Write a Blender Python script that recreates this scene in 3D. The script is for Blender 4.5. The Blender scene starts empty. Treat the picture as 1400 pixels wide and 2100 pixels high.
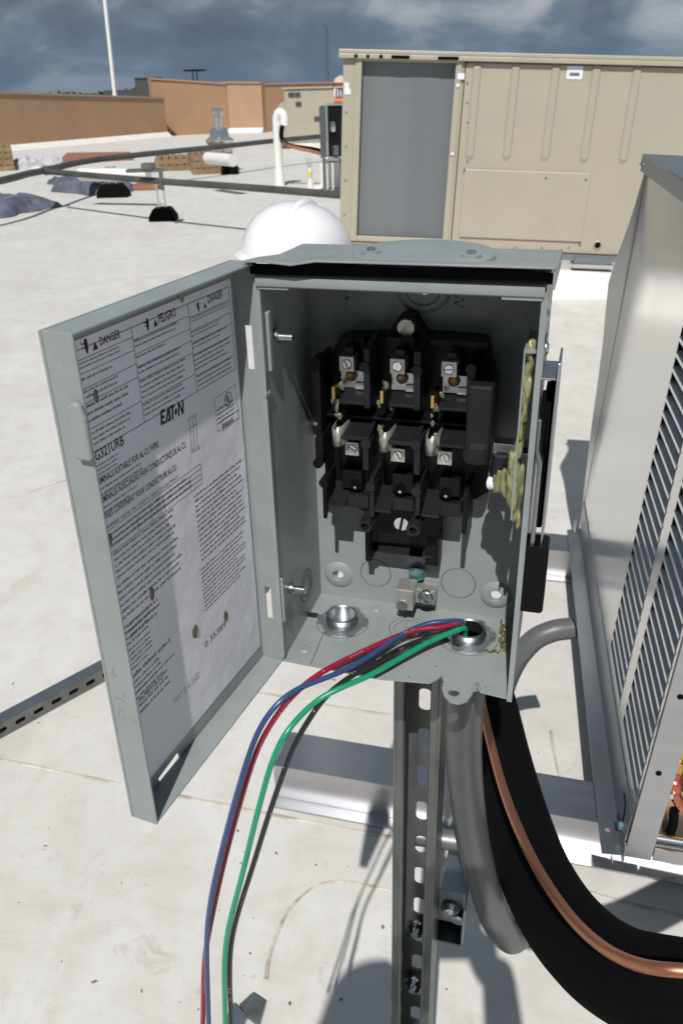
import bpy, bmesh, math, random
from math import sin, cos, tan, atan2, radians, pi, sqrt
from mathutils import Vector, Matrix, noise
from mathutils.geometry import tessellate_polygon
random.seed(7)
S = bpy.context.scene
COL = S.collection

# ------------------------------------------------------------------ camera
HC, FPX, PITCH, ROLL = 1.45, 1701.0, 0.47625788, -0.02567227
_cp, _sp = cos(PITCH), sin(PITCH)
FW = Vector((0, _cp, -_sp)); _U0 = Vector((0, _sp, _cp)); _R0 = Vector((1, 0, 0))
RT = cos(ROLL) * _R0 + sin(ROLL) * _U0
UP = -sin(ROLL) * _R0 + cos(ROLL) * _U0
CAM = Vector((0, 0, HC))
cd = bpy.data.cameras.new('camera'); co = bpy.data.objects.new('camera', cd); COL.objects.link(co)
m = Matrix((RT, UP, -FW)).transposed().to_4x4(); m.translation = CAM
co.matrix_world = m
cd.sensor_fit = 'VERTICAL'; cd.sensor_height = 36.0; cd.sensor_width = 36.0
cd.lens = FPX / 2100 * 36
cd.clip_start = 0.02; cd.clip_end = 3000
cd.dof.use_dof = True; cd.dof.focus_distance = 0.62; cd.dof.aperture_fstop = 22
S.camera = co

# ------------------------------------------------------------------ sky, sun, exposure
SUN_AZ, SUN_EL = radians(9.8), radians(51.3)          # the light travels towards +Y, a little to +X
W = bpy.data.worlds.new('World'); S.world = W; W.use_nodes = True
nt = W.node_tree; nt.nodes.clear()
N = lambda t, **k: (lambda n: [setattr(n, a, b) for a, b in k.items()] and n or n)(nt.nodes.new(t))
out = N('ShaderNodeOutputWorld'); bg = N('ShaderNodeBackground'); bg.inputs['Strength'].default_value = 0.1
sky = N('ShaderNodeTexSky'); sky.sky_type = 'NISHITA'; sky.sun_disc = False
sky.sun_elevation = SUN_EL; sky.sun_rotation = pi + SUN_AZ
sky.air_density = 1.0; sky.dust_density = 1.0
tc = N('ShaderNodeTexCoord'); mp = N('ShaderNodeMapping'); mp.inputs['Scale'].default_value = (1.0, 1.0, 2.0)
mp.inputs['Location'].default_value = (3.1, 1.7, 0.4)
nz = N('ShaderNodeTexNoise'); nz.inputs['Scale'].default_value = 7.5; nz.inputs['Detail'].default_value = 9; nz.inputs['Roughness'].default_value = 0.52
nz.inputs['Distortion'].default_value = 0.35
nz2 = N('ShaderNodeTexNoise'); nz2.inputs['Scale'].default_value = 2.1; nz2.inputs['Detail'].default_value = 4
rp = N('ShaderNodeValToRGB'); e = rp.color_ramp.elements
SC = 13.0
def cc(r, g, b): return (r * SC, g * SC, b * SC, 1)
e[0].position = 0.30; e[0].color = cc(0.068, 0.090, 0.122)
e[1].position = 0.72; e[1].color = cc(0.36, 0.375, 0.39)
for p_, c_ in ((0.44, (0.096, 0.124, 0.166)), (0.52, (0.132, 0.168, 0.214)), (0.60, (0.25, 0.275, 0.305))):
    q = e.new(p_); q.color = cc(*c_)
rp2 = N('ShaderNodeValToRGB'); rp2.color_ramp.elements[0].position = 0.60; rp2.color_ramp.elements[1].position = 0.80
rp2.color_ramp.elements[1].color = (0.22, 0.22, 0.22, 1)
mx = N('ShaderNodeMixRGB')
L_ = nt.links.new
L_(tc.outputs['Generated'], mp.inputs['Vector']); L_(mp.outputs['Vector'], nz.inputs['Vector']); L_(mp.outputs['Vector'], nz2.inputs['Vector'])
L_(nz.outputs['Fac'], rp.inputs['Fac']); L_(nz2.outputs['Fac'], rp2.inputs['Fac'])
L_(rp2.outputs['Color'], mx.inputs['Fac']); L_(rp.outputs['Color'], mx.inputs['Color1']); L_(sky.outputs['Color'], mx.inputs['Color2'])
sep = N('ShaderNodeSeparateXYZ'); L_(tc.outputs['Generated'], sep.inputs['Vector'])
mrz = N('ShaderNodeMapRange'); mrz.inputs['From Min'].default_value = -0.02; mrz.inputs['From Max'].default_value = 0.075; mrz.inputs['To Min'].default_value = 0.85; mrz.inputs['To Max'].default_value = 0.0
L_(sep.outputs['Z'], mrz.inputs['Value'])
mx2 = N('ShaderNodeMixRGB'); mx2.inputs['Color2'].default_value = cc(0.092, 0.142, 0.210)
L_(mrz.outputs['Result'], mx2.inputs['Fac']); L_(mx.outputs['Color'], mx2.inputs['Color1'])
L_(mx2.outputs['Color'], bg.inputs['Color']); L_(bg.outputs['Background'], out.inputs['Surface'])
sl = bpy.data.lights.new('sun', 'SUN'); so = bpy.data.objects.new('sun', sl); COL.objects.link(so)
sl.energy = 4.2; sl.angle = radians(0.5); sl.color = (1.0, 0.97, 0.935)
SUND = Vector((sin(SUN_AZ) * cos(SUN_EL), cos(SUN_AZ) * cos(SUN_EL), -sin(SUN_EL)))
so.rotation_euler = SUND.to_track_quat('-Z', 'Y').to_euler(); so.location = (0, -5, 8)
S.view_settings.view_transform = 'Standard'; S.view_settings.look = 'None'
S.view_settings.exposure = 0.0; S.view_settings.gamma = 1.0; S.view_settings.use_curve_mapping = False
S.render.engine = 'CYCLES'
S.cycles.max_bounces = 8; S.cycles.caustics_reflective = False; S.cycles.caustics_refractive = False
S.cycles.use_denoising = True

# ------------------------------------------------------------------ helpers: pixels of the photograph to points in the place
def ray(px, py): return FW + RT * ((px - 700) / FPX) - UP * ((py - 1050) / FPX)
def gz(px, py, z=0.0):
    d = ray(px, py); return CAM + d * ((z - HC) / d.z)
def gy(px, py, y):
    d = ray(px, py); return CAM + d * (y / d.y)
def gp(px, py, p0, n):
    d = ray(px, py); return CAM + d * ((Vector(p0) - CAM).dot(n) / d.dot(n))

# ------------------------------------------------------------------ helpers: materials
MATS = {}
def mat(name, col, rough=0.5, metal=0.0, var=0.0, vscale=8.0, bump=0.0, bscale=60.0, spec=0.5, col2=None, lo=0.35, hi=0.65, rvar=0.0, stretch=None, coat=0.0, sss=0.0, trans=0.0, alpha=1.0):
    if name in MATS: return MATS[name]
    m = bpy.data.materials.new(name); m.use_nodes = True; t = m.node_tree; b = t.nodes['Principled BSDF']
    b.inputs['Base Color'].default_value = (*col, 1); b.inputs['Roughness'].default_value = rough; b.inputs['Metallic'].default_value = metal
    b.inputs['Specular IOR Level'].default_value = spec; b.inputs['Coat Weight'].default_value = coat
    b.inputs['Transmission Weight'].default_value = trans; b.inputs['Alpha'].default_value = alpha
    if sss: b.inputs['Subsurface Weight'].default_value = sss; b.inputs['Subsurface Scale'].default_value = 0.01
    k = t.nodes.new('ShaderNodeTexCoord'); mpn = t.nodes.new('ShaderNodeMapping'); t.links.new(k.outputs['Object'], mpn.inputs['Vector'])
    if stretch: mpn.inputs['Scale'].default_value = stretch
    if var or col2:
        n = t.nodes.new('ShaderNodeTexNoise'); n.inputs['Scale'].default_value = vscale; n.inputs['Detail'].default_value = 7; n.inputs['Roughness'].default_value = 0.62
        t.links.new(mpn.outputs['Vector'], n.inputs['Vector'])
        r = t.nodes.new('ShaderNodeValToRGB'); r.color_ramp.elements[0].position = lo; r.color_ramp.elements[1].position = hi
        c2 = col2 if col2 else tuple(c * (1 - var) for c in col)
        c1 = col if col2 else tuple(min(1, c * (1 + var * 0.6)) for c in col)
        r.color_ramp.elements[0].color = (*c2, 1); r.color_ramp.elements[1].color = (*c1, 1)
        t.links.new(n.outputs['Fac'], r.inputs['Fac']); t.links.new(r.outputs['Color'], b.inputs['Base Color'])
        if rvar:
            mr = t.nodes.new('ShaderNodeMapRange'); mr.inputs['To Min'].default_value = max(0.02, rough - rvar); mr.inputs['To Max'].default_value = min(1, rough + rvar)
            mr.inputs['From Min'].default_value = 0.3; mr.inputs['From Max'].default_value = 0.7
            t.links.new(n.outputs['Fac'], mr.inputs['Value']); t.links.new(mr.outputs['Result'], b.inputs['Roughness'])
    if bump:
        n2 = t.nodes.new('ShaderNodeTexNoise'); n2.inputs['Scale'].default_value = bscale; n2.inputs['Detail'].default_value = 5
        t.links.new(mpn.outputs['Vector'], n2.inputs['Vector'])
        bp = t.nodes.new('ShaderNodeBump'); bp.inputs['Strength'].default_value = bump; bp.inputs['Distance'].default_value = 0.01
        t.links.new(n2.outputs['Fac'], bp.inputs['Height']); t.links.new(bp.outputs['Normal'], b.inputs['Normal'])
    MATS[name] = m
    return m

# the roof membrane: white, walked on, with faint dirt and brownish stains
def roof_mat():
    m = bpy.data.materials.new('white_membrane'); m.use_nodes = True; t = m.node_tree; b = t.nodes['Principled BSDF']
    b.inputs['Roughness'].default_value = 0.55; b.inputs['Specular IOR Level'].default_value = 0.35
    k = t.nodes.new('ShaderNodeTexCoord')
    def nse(scale, det, ro, dist=0.0, sc=(1, 1, 1)):
        mpn = t.nodes.new('ShaderNodeMapping'); mpn.inputs['Scale'].default_value = sc; t.links.new(k.outputs['Object'], mpn.inputs['Vector'])
        n = t.nodes.new('ShaderNodeTexNoise'); n.inputs['Scale'].default_value = scale; n.inputs['Detail'].default_value = det; n.inputs['Roughness'].default_value = ro; n.inputs['Distortion'].default_value = dist
        t.links.new(mpn.outputs['Vector'], n.inputs['Vector']); return n
    def ramp(n, a, b_, c0, c1):
        r = t.nodes.new('ShaderNodeValToRGB'); r.color_ramp.elements[0].position = a; r.color_ramp.elements[1].position = b_
        r.color_ramp.elements[0].color = (*c0, 1); r.color_ramp.elements[1].color = (*c1, 1); t.links.new(n.outputs['Fac'], r.inputs['Fac']); return r
    def mul(a, c, f=1.0):
        x = t.nodes.new('ShaderNodeMixRGB'); x.blend_type = 'MULTIPLY'; x.inputs['Fac'].default_value = f
        t.links.new(a.outputs['Color'], x.inputs['Color1']); t.links.new(c.outputs['Color'], x.inputs['Color2']); return x
    base = ramp(nse(1.3, 8, 0.65, 0.6), 0.32, 0.68, (0.605, 0.590, 0.560), (0.675, 0.665, 0.640))
    mid = ramp(nse(5.0, 9, 0.68, 1.2, (1, 1.6, 1)), 0.34, 0.52, (0.84, 0.81, 0.755), (1, 1, 1))
    stain = ramp(nse(9.0, 8, 0.7, 0.8), 0.28, 0.40, (0.56, 0.49, 0.39), (1, 1, 1))
    speck = ramp(nse(75.0, 5, 0.75, 0.5), 0.30, 0.37, (0.55, 0.50, 0.42), (1, 1, 1))
    grime = ramp(nse(2.6, 6, 0.6, 1.5, (1.7, 0.8, 1)), 0.40, 0.60, (0.90, 0.875, 0.83), (1, 1, 1))
    x = mul(mul(mul(mul(base, mid, 0.45), stain, 0.45), speck, 0.5), grime, 0.6)
    t.links.new(x.outputs['Color'], b.inputs['Base Color'])
    n2 = nse(7.0, 9, 0.62, 0.6); bp = t.nodes.new('ShaderNodeBump'); bp.inputs['Strength'].default_value = 0.3; bp.inputs['Distance'].default_value = 0.008
    t.links.new(n2.outputs['Fac'], bp.inputs['Height']); t.links.new(bp.outputs['Normal'], b.inputs['Normal'])
    return m
M_ROOF = roof_mat()
M_CURB = mat('white_flashing', (0.74, 0.72, 0.68), 0.5, var=0.1, vscale=3, bump=0.15, bscale=6)
M_PAINT = mat('grey_enamel', (0.264, 0.294, 0.290), 0.30, var=0.07, vscale=26, rvar=0.12)
M_GROOVE = mat('grey_groove', (0.10, 0.115, 0.115), 0.6)
M_BLACK = mat('black_phenolic', (0.0055, 0.0055, 0.0065), 0.42, var=0.3, vscale=30, spec=0.25)
M_BLACK2 = mat('charcoal_plastic', (0.014, 0.014, 0.0165), 0.36, var=0.2, vscale=30, spec=0.35)
M_RUBBER = mat('black_rubber', (0.004, 0.004, 0.0045), 0.8, spec=0.08)
M_GRIP = mat('black_vinyl', (0.0028, 0.0028, 0.0034), 0.45, spec=0.2)
M_NICKEL = mat('nickel_plate', (0.60, 0.58, 0.52), 0.42, 0.75, var=0.15, vscale=60)
M_CHROME = mat('bright_zinc', (0.72, 0.73, 0.74), 0.2, 1.0, var=0.1, vscale=50)
M_ZINC = mat('zinc_steel', (0.50, 0.53, 0.55), 0.34, 1.0, var=0.15, vscale=25)
M_BRASS = mat('brass', (0.72, 0.50, 0.16), 0.28, 1.0, var=0.12, vscale=20)
M_BRONZE = mat('dark_bronze', (0.28, 0.16, 0.08), 0.4, 1.0)
M_GALV = mat('galvanised_strut', (0.25, 0.265, 0.26), 0.42, 0.7, col2=(0.12, 0.13, 0.125), vscale=22, lo=0.3, hi=0.7, rvar=0.12, stretch=(1, 1, 0.35))
M_GALVS = mat('galvanised_sheet', (0.70, 0.705, 0.695), 0.19, 0.92, col2=(0.68, 0.685, 0.68), vscale=4, rvar=0.04)
M_GALVD = mat('dull_sky_tinted_galvanised', (0.31, 0.335, 0.355), 0.36, 0.85, col2=(0.25, 0.275, 0.295), vscale=5, rvar=0.08, stretch=(1, 0.4, 1))  # darker galvanised copy; on the louver blades it paints in the reflected sky
M_ALU = mat('aluminium', (0.52, 0.52, 0.535), 0.34, 1.0, col2=(0.43, 0.43, 0.45), vscale=7, rvar=0.08, stretch=(0.2, 3, 3))
M_BEIGE = mat('beige_enamel', (0.405, 0.368, 0.292), 0.42, var=0.05, vscale=2.5)
M_COIL = mat('coil_fins', (0.150, 0.168, 0.180), 0.5, 0.0, col2=(0.225, 0.243, 0.252), vscale=10, stretch=(0.2, 1, 3.0), lo=0.35, hi=0.7)
M_BROWN = mat('brown_membrane', (0.370, 0.222, 0.130), 0.6, var=0.08, vscale=1.2, bump=0.2, bscale=1.5)
M_BROWN_SUNLIT = mat('sunlit_brown_membrane', (0.44, 0.27, 0.165), 0.6, var=0.08, vscale=1.2, bump=0.3, bscale=1.2)  # the brown membrane again, lightened to paint in the sun on the pier
M_COPING = mat('tan_coping', (0.36, 0.23, 0.16), 0.5)
M_DARK = mat('dark_grey_paint', (0.05, 0.052, 0.058), 0.6)
M_PIPE = mat('dark_grey_pipe', (0.085, 0.085, 0.08), 0.5, 0.2, var=0.25, vscale=2)
M_WHITE = mat('white_pvc', (0.80, 0.80, 0.78), 0.32)
M_HAT = mat('white_hat', (0.80, 0.80, 0.81), 0.22, coat=0.4)
M_STICK = mat('white_sticker', (0.78, 0.78, 0.82), 0.45)
M_TARP = mat('blue_grey_tarp', (0.115, 0.125, 0.170), 0.6, var=0.35, vscale=5)
M_WOOD = mat('pallet_wood', (0.27, 0.18, 0.10), 0.75, var=0.35, vscale=6)
M_TERRA = mat('rust_board', (0.30, 0.14, 0.08), 0.75, var=0.2, vscale=3)
M_BAG = mat('clear_plastic', (0.50, 0.50, 0.52), 0.25, spec=0.6)
M_FLEX = mat('grey_vinyl_conduit', (0.098, 0.103, 0.106), 0.42, var=0.06, vscale=25)
M_FLEXINK = mat('faded_ink', (0.11, 0.115, 0.12), 0.5)
M_FOAM = mat('black_foam', (0.0035, 0.0035, 0.004), 0.9, spec=0.08, var=0.3, vscale=120, bump=0.12, bscale=700)
M_COPPER = mat('copper', (0.46, 0.205, 0.12), 0.40, 0.85, col2=(0.38, 0.165, 0.10), vscale=7, rvar=0.05)
M_PINK = mat('reddish_copper', (0.50, 0.16, 0.11), 0.32, 0.8, var=0.2, vscale=40)
M_RED = mat('red_insulation', (0.27, 0.008, 0.038), 0.28, coat=0.3)
M_BLUE = mat('blue_insulation', (0.028, 0.060, 0.165), 0.28, coat=0.3)
M_GREEN = mat('green_insulation', (0.004, 0.26, 0.125), 0.28, coat=0.3)
M_BLKW = mat('black_insulation', (0.014, 0.015, 0.018), 0.28, coat=0.3)
M_GREASE = mat('yellow_grease', (0.30, 0.31, 0.165), 0.24, col2=(0.21, 0.22, 0.105), vscale=40, sss=0.6, coat=0.3)
M_GREASE2 = mat('thin_grease', (0.17, 0.175, 0.12), 0.18, col2=(0.10, 0.105, 0.065), vscale=90, sss=0.3, coat=0.4)
M_GREASED = mat('olive_grease', (0.105, 0.100, 0.035), 0.25, var=0.3, vscale=150, coat=0.4)
M_SHEET = mat('printed_sheet', (0.68, 0.69, 0.75), 0.34, col2=(0.63, 0.635, 0.695), vscale=11, rvar=0.1, bump=0.25, bscale=22)
M_INK = mat('black_ink', (0.012, 0.012, 0.014), 0.5)
M_INK2 = mat('fine_print_ink', (0.10, 0.10, 0.12), 0.5)
M_INK3 = mat('pale_stamp_ink', (0.30, 0.30, 0.33), 0.5)
M_GRNINK = mat('dark_green_ink', (0.01, 0.06, 0.04), 0.5)
M_TEAL = mat('teal_bolt', (0.10, 0.20, 0.21), 0.35, 0.5)
M_ORANGE = mat('orange_plastic', (0.75, 0.16, 0.03), 0.45)
M_CANVAS = mat('tan_canvas', (0.55, 0.44, 0.31), 0.8, var=0.15, vscale=20)
M_BROWNC = mat('brown_leather', (0.13, 0.06, 0.04), 0.6)
M_TREE = mat('dark_foliage', (0.035, 0.050, 0.035), 0.9, var=0.4, vscale=0.6)
M_LAND = mat('far_land', (0.06, 0.075, 0.045), 0.9, var=0.3, vscale=0.02)
M_YELL = mat('yellow_tape', (0.75, 0.58, 0.03), 0.5)
M_STEM = mat('seam_dirt', (0.36, 0.31, 0.235), 0.7, col2=(0.60, 0.56, 0.49), vscale=9, lo=0.4, hi=0.6)
M_CRACK = mat('brown_crack', (0.30, 0.24, 0.16), 0.8, col2=(0.58, 0.54, 0.46), vscale=26, lo=0.42, hi=0.60)
M_SOIL = mat('brown_dirt', (0.20, 0.15, 0.08), 0.8, var=0.4, vscale=60)
M_TOWER = mat('far_steel', (0.075, 0.095, 0.12), 0.7)
M_LED = mat('glossy_black_glass', (0.01, 0.011, 0.014), 0.08)

# ------------------------------------------------------------------ helpers: meshes
class MB:
    def __init__(s): s.v = []; s.f = []
    def add(s, vs, fs):
        o = len(s.v); s.v += [tuple(x) for x in vs]; s.f += [tuple(i + o for i in f) for f in fs]; return s
    def box(s, x0, x1, y0, y1, z0, z1):
        return s.add([(x0, y0, z0), (x1, y0, z0), (x1, y1, z0), (x0, y1, z0), (x0, y0, z1), (x1, y0, z1), (x1, y1, z1), (x0, y1, z1)],
                     [(0, 3, 2, 1), (4, 5, 6, 7), (0, 1, 5, 4), (1, 2, 6, 5), (2, 3, 7, 6), (3, 0, 4, 7)])
    def hexa(s, a, b):  # two matching quads
        return s.add(list(a) + list(b), [(0, 3, 2, 1), (4, 5, 6, 7), (0, 1, 5, 4), (1, 2, 6, 5), (2, 3, 7, 6), (3, 0, 4, 7)])
    def prism(s, outer, c0, c1, axis='y', holes=()):
        loops = [list(outer)] + [list(h) for h in holes]
        flat = [p for l in loops for p in l]
        tri = tessellate_polygon([[Vector((p[0], p[1], 0)) for p in l] for l in loops])
        def P(p, c):
            return {'x': (c, p[0], p[1]), 'y': (p[0], c, p[1]), 'z': (p[0], p[1], c)}[axis]
        n = len(flat); vs = [P(p, c0) for p in flat] + [P(p, c1) for p in flat]
        fs = [tuple(t) for t in tri] + [tuple(i + n for i in reversed(t)) for t in tri]
        o = 0
        for l in loops:
            k = len(l)
            for i in range(k):
                j = (i + 1) % k; fs.append((o + i, o + j, n + o + j, n + o + i))
            o += k
        return s.add(vs, fs)
    def tube(s, pts, r, seg=12, cap=True, flat=None):
        pts = [Vector(p) for p in pts]; n = len(pts)
        rs = r if isinstance(r, (list, tuple)) else [r] * n
        t0 = (pts[1] - pts[0]).normalized(); ref = Vector((0, 0, 1)) if abs(t0.z) < 0.9 else Vector((1, 0, 0))
        u = t0.cross(ref).normalized(); vs = []; fs = []
        for i, p in enumerate(pts):
            t = (pts[min(i + 1, n - 1)] - pts[max(i - 1, 0)]).normalized()
            u = (u - t * u.dot(t)).normalized(); w = t.cross(u)
            for k in range(seg):
                a = 2 * pi * k / seg; vs.append(p + (u * cos(a) + w * sin(a)) * rs[i])
        for i in range(n - 1):
            for k in range(seg):
                j = (k + 1) % seg; fs.append((i * seg + k, i * seg + j, (i + 1) * seg + j, (i + 1) * seg + k))
        if cap: fs.append(tuple(reversed(range(seg)))); fs.append(tuple(range((n - 1) * seg, n * seg)))
        return s.add(vs, fs)
    def cyl(s, a, b, r0, r1=None, seg=16): return s.tube([a, b], [r0, r0 if r1 is None else r1], seg)
    def lathe(s, prof, org, axis=(0, 0, 1), seg=24, sx=1.0, sy=1.0, cap=True):
        ax = Vector(axis).normalized(); ref = Vector((0, 1, 0)) if abs(ax.y) < 0.9 else Vector((1, 0, 0))
        u = ref.cross(ax).normalized(); w = ax.cross(u); org = Vector(org); vs = []; fs = []
        for r, h in prof:
            for k in range(seg):
                a = 2 * pi * k / seg; vs.append(org + ax * h + u * (cos(a) * r * sx) + w * (sin(a) * r * sy))
        for i in range(len(prof) - 1):
            for k in range(seg):
                j = (k + 1) % seg; fs.append((i * seg + k, i * seg + j, (i + 1) * seg + j, (i + 1) * seg + k))
        if cap and prof[0][0] > 1e-6: fs.append(tuple(reversed(range(seg))))
        if cap and prof[-1][0] > 1e-6: fs.append(tuple(range((len(prof) - 1) * seg, len(prof) * seg)))
        return s.add(vs, fs)
    def xf(s, M): s.v = [tuple(M @ Vector(p)) for p in s.v]; return s

def mesh(name, mb, merge=True, recalc=True):
    me = bpy.data.meshes.new(name); me.from_pydata(mb.v, [], mb.f); me.validate()
    bm = bmesh.new(); bm.from_mesh(me)
    if merge: bmesh.ops.remove_doubles(bm, verts=bm.verts, dist=1e-6)
    bmesh.ops.dissolve_degenerate(bm, edges=bm.edges, dist=1e-7)
    if recalc: bmesh.ops.recalc_face_normals(bm, faces=bm.faces)
    bm.to_mesh(me); bm.free(); return me
def obj(name, mb, material, parent=None, smooth=None, bevel=0.0, bseg=2, label=None, cat=None, group=None, kind=None, recalc=True):
    me = mb if isinstance(mb, bpy.types.Mesh) else mesh(name, mb, recalc=recalc)
    if material and not me.materials: me.materials.append(material)
    o = bpy.data.objects.new(name, me); COL.objects.link(o)
    if parent: o.parent = parent
    if smooth: me.shade_smooth(); me.set_sharp_from_angle(angle=radians(smooth))
    if bevel:
        b = o.modifiers.new('bevel', 'BEVEL'); b.width = bevel; b.segments = bseg; b.limit_method = 'ANGLE'; b.angle_limit = radians(40); b.harden_normals = False
    tag(o, label, cat, group, kind); return o
def tag(o, label=None, cat=None, group=None, kind=None):
    if label: o['label'] = label
    if cat: o['category'] = cat
    if group: o['group'] = group
    if kind: o['kind'] = kind
    return o
def thing(name, label, cat, M=None, group=None):
    o = bpy.data.objects.new(name, None); COL.objects.link(o); o.empty_display_size = 0.05
    if M is not None: o.matrix_world = M
    return tag(o, label, cat, group)
def frame(org, x, y, z):
    M = Matrix((x, y, z)).transposed().to_4x4(); M.translation = org; return M
def circ(cx, cy, r, n=20, sx=1.0, sy=1.0): return [(cx + r * sx * cos(2 * pi * k / n), cy + r * sy * sin(2 * pi * k / n)) for k in range(n)]
def spline(pts, n=8):
    P = [Vector(p) for p in pts]; P = [P[0] * 2 - P[1]] + P + [P[-1] * 2 - P[-2]]; o = []
    for i in range(1, len(P) - 2):
        for k in range(n):
            t = k / n; a, b, c, d = P[i - 1:i + 3]
            o.append(0.5 * ((2 * b) + (c - a) * t + (2 * a - 5 * b + 4 * c - d) * t * t + (3 * b - a - 3 * c + d) * t ** 3))
    o.append(P[-2]); return o
def rrect(x0, x1, y0, y1, r, n=4):
    o = []
    for cx, cy, a0 in ((x1 - r, y1 - r, 0), (x0 + r, y1 - r, 90), (x0 + r, y0 + r, 180), (x1 - r, y0 + r, 270)):
        for k in range(n + 1):
            a = radians(a0 + 90 * k / n); o.append((cx + r * cos(a), cy + r * sin(a)))
    return o
def link_copy(o, parent=None):
    c = o.copy(); COL.objects.link(c)
    if parent: c.parent = parent
    return c

# ================================================================== THE SETTING
mb = MB(); mb.add([(-2500, -400, -7), (2500, -400, -7), (2500, 2900, -7), (-2500, 2900, -7)], [(0, 1, 2, 3)])
obj('ground', mb, M_LAND, kind='structure')
mb = MB(); nx, ny = 60, 60
xs = [-40 + 80 * i / nx for i in range(nx + 1)]; ys = [-8 + 56 * i / ny for i in range(ny + 1)]
mb.add([(x, y, 0) for y in ys for x in xs], [(j * (nx + 1) + i, j * (nx + 1) + i + 1, (j + 1) * (nx + 1) + i + 1, (j + 1) * (nx + 1) + i) for j in range(ny) for i in range(nx)])
obj('roof', mb, M_ROOF, kind='structure')
mb = MB(); mb.box(-40, 40, -8, 48, -7, -0.05); obj('building_body', mb, M_BROWN, kind='structure')

def strip(name, pts, w, h, material, z0=0.001, wob=0.0):   # a low raised strip of membrane along a line on the roof
    P = spline(pts, 8); b = MB(); vs = []; fs = []
    for i, p in enumerate(P):
        t = (P[min(i + 1, len(P) - 1)] - P[max(i - 1, 0)]); t.z = 0; t.normalize(); s = Vector((-t.y, t.x, 0))
        k = 1 + wob * noise.noise(p * 9); ww = w * k
        for d, zz in ((-1, z0), (-0.4, z0 + h), (0.6, z0 + h), (1, z0)):
            q = p + s * ww * d; vs.append((q.x, q.y, zz))
    n = len(P)
    for i in range(n - 1):
        for k in range(3): fs.append((i * 4 + k, i * 4 + k + 1, i * 4 + 5 + k, i * 4 + 4 + k))
    b.add(vs, fs); return obj(name, b, material, kind='structure')
strip('roof_seam', [gz(-200, 1515), gz(0, 1557), gz(265, 1612), gz(480, 1656), gz(740, 1706), gz(930, 1745), gz(1240, 1840), gz(1500, 1905)], 0.004, 0.0022, M_STEM, wob=0.8)
strip('roof_seam', [gz(545, 2010), gz(556, 1950), gz(590, 1870), gz(640, 1822), gz(690, 1808), gz(760, 1818), gz(850, 1838)], 0.0035, 0.002, M_CRACK, wob=1.6)
strip('roof_seam', [gz(380, 1400), gz(600, 1432), gz(690, 1450), gz(820, 1470)], 0.004, 0.002, M_STEM, wob=0.8)
strip('roof_seam', [gz(60, 1010), gz(300, 930), gz(560, 840)], 0.004, 0.0018, M_STEM, wob=0.8)
strip('roof_seam', [gz(1128, 1500), gz(1136, 1550), gz(1148, 1600), gz(1160, 1645)], 0.004, 0.002, M_STEM, wob=0.6)
# small stains, chips and dirt flecks lying on the membrane near the camera
mb = MB()
for k in range(90):
    px, py = random.uniform(0, 1250), random.uniform(1380, 2090); p = gz(px, py); r = random.choice((0.0007, 0.001, 0.001, 0.0014, 0.0014, 0.002, 0.0032)) * random.uniform(0.6, 1.3)
    n = 6; a0 = random.uniform(0, 6); el = random.uniform(1, 2.6); an = random.uniform(0, pi)
    vs = []
    for i in range(n):
        a = a0 + 2 * pi * i / n; rr = r * random.uniform(0.5, 1.2); x, y = rr * cos(a) * el, rr * sin(a)
        vs.append((p.x + x * cos(an) - y * sin(an), p.y + x * sin(an) + y * cos(an), 0.0014))
    vs.append((p.x, p.y, 0.0026)); mb.add(vs, [(i, (i + 1) % n, n) for i in range(n)])
obj('dirt_flecks', mb, M_SOIL, kind='stuff')

# ---- parapet walls (each run its own thing)
def wall_run(name, a, b, ztop_a, ztop_b, th, material, label, cap=None, base=None):
    a = Vector((a.x, a.y, 0)); b = Vector((b.x, b.y, 0)); t = (b - a).normalized(); s = Vector((-t.y, t.x, 0)) * th
    if s.y < 0: s = -s
    root = thing(name, label, 'wall', Matrix.Translation(a))
    L = b - a
    q = MB(); q.hexa([Vector((0, 0, 0)), L, L + s, s], [Vector((0, 0, ztop_a)), L + Vector((0, 0, ztop_b)), L + s + Vector((0, 0, ztop_b)), s + Vector((0, 0, ztop_a))])
    obj('wall_face', q, material, root)
    if cap:
        e = s.normalized() * 0.04
        q = MB(); q.hexa([-e + Vector((0, 0, ztop_a + .003)), L - e + Vector((0, 0, ztop_b + .003)), L + s + e + Vector((0, 0, ztop_b + .003)), s + e + Vector((0, 0, ztop_a + .003))],
                         [-e + Vector((0, 0, ztop_a + .06)), L - e + Vector((0, 0, ztop_b + .06)), L + s + e + Vector((0, 0, ztop_b + .06)), s + e + Vector((0, 0, ztop_a + .06))])
        obj('coping', q, cap, root)
    if base:
        e = -s.normalized() * 0.22; u = -s.normalized() * 0.004
        q = MB(); q.add([u + Vector((0, 0, .16)), L + u + Vector((0, 0, .16)), L + e + Vector((0, 0, .005)), e + Vector((0, 0, .005)), u + Vector((0, 0, .005)), L + u + Vector((0, 0, .005))],
                        [(0, 1, 2, 3), (0, 3, 4), (1, 5, 2)])
        obj('cant_strip', q, base, root)
    return root
A0 = gz(-420, 345); A1 = gz(345, 281)
A0 = gz(35, 309) + (gz(35, 309) - A1) * 0.75
tz = lambda px, py, P: gy(px, py, P.y).z
wall_run('parapet_wall', A0, A1, tz(-300, 184, gz(35, 309)), tz(345, 203, A1), 0.5, M_BROWN, 'low brown parapet running along the left edge of the roof', M_COPING, M_CURB)
B0 = gz(318, 283); B1 = gz(470, 273); B0.y = A1.y + 0.7
B0 = gy(322, 283, A1.y + 0.7)
wall_run('parapet_wall', B0, B1, tz(318, 163, B0), tz(460, 174, B1), 0.5, M_BROWN, 'taller brown wall stepping up behind the low parapet', M_COPING)
C1 = gz(541, 272)
C0 = Vector((B1.x - 0.1, C1.y + 0.3, 0))
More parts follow.
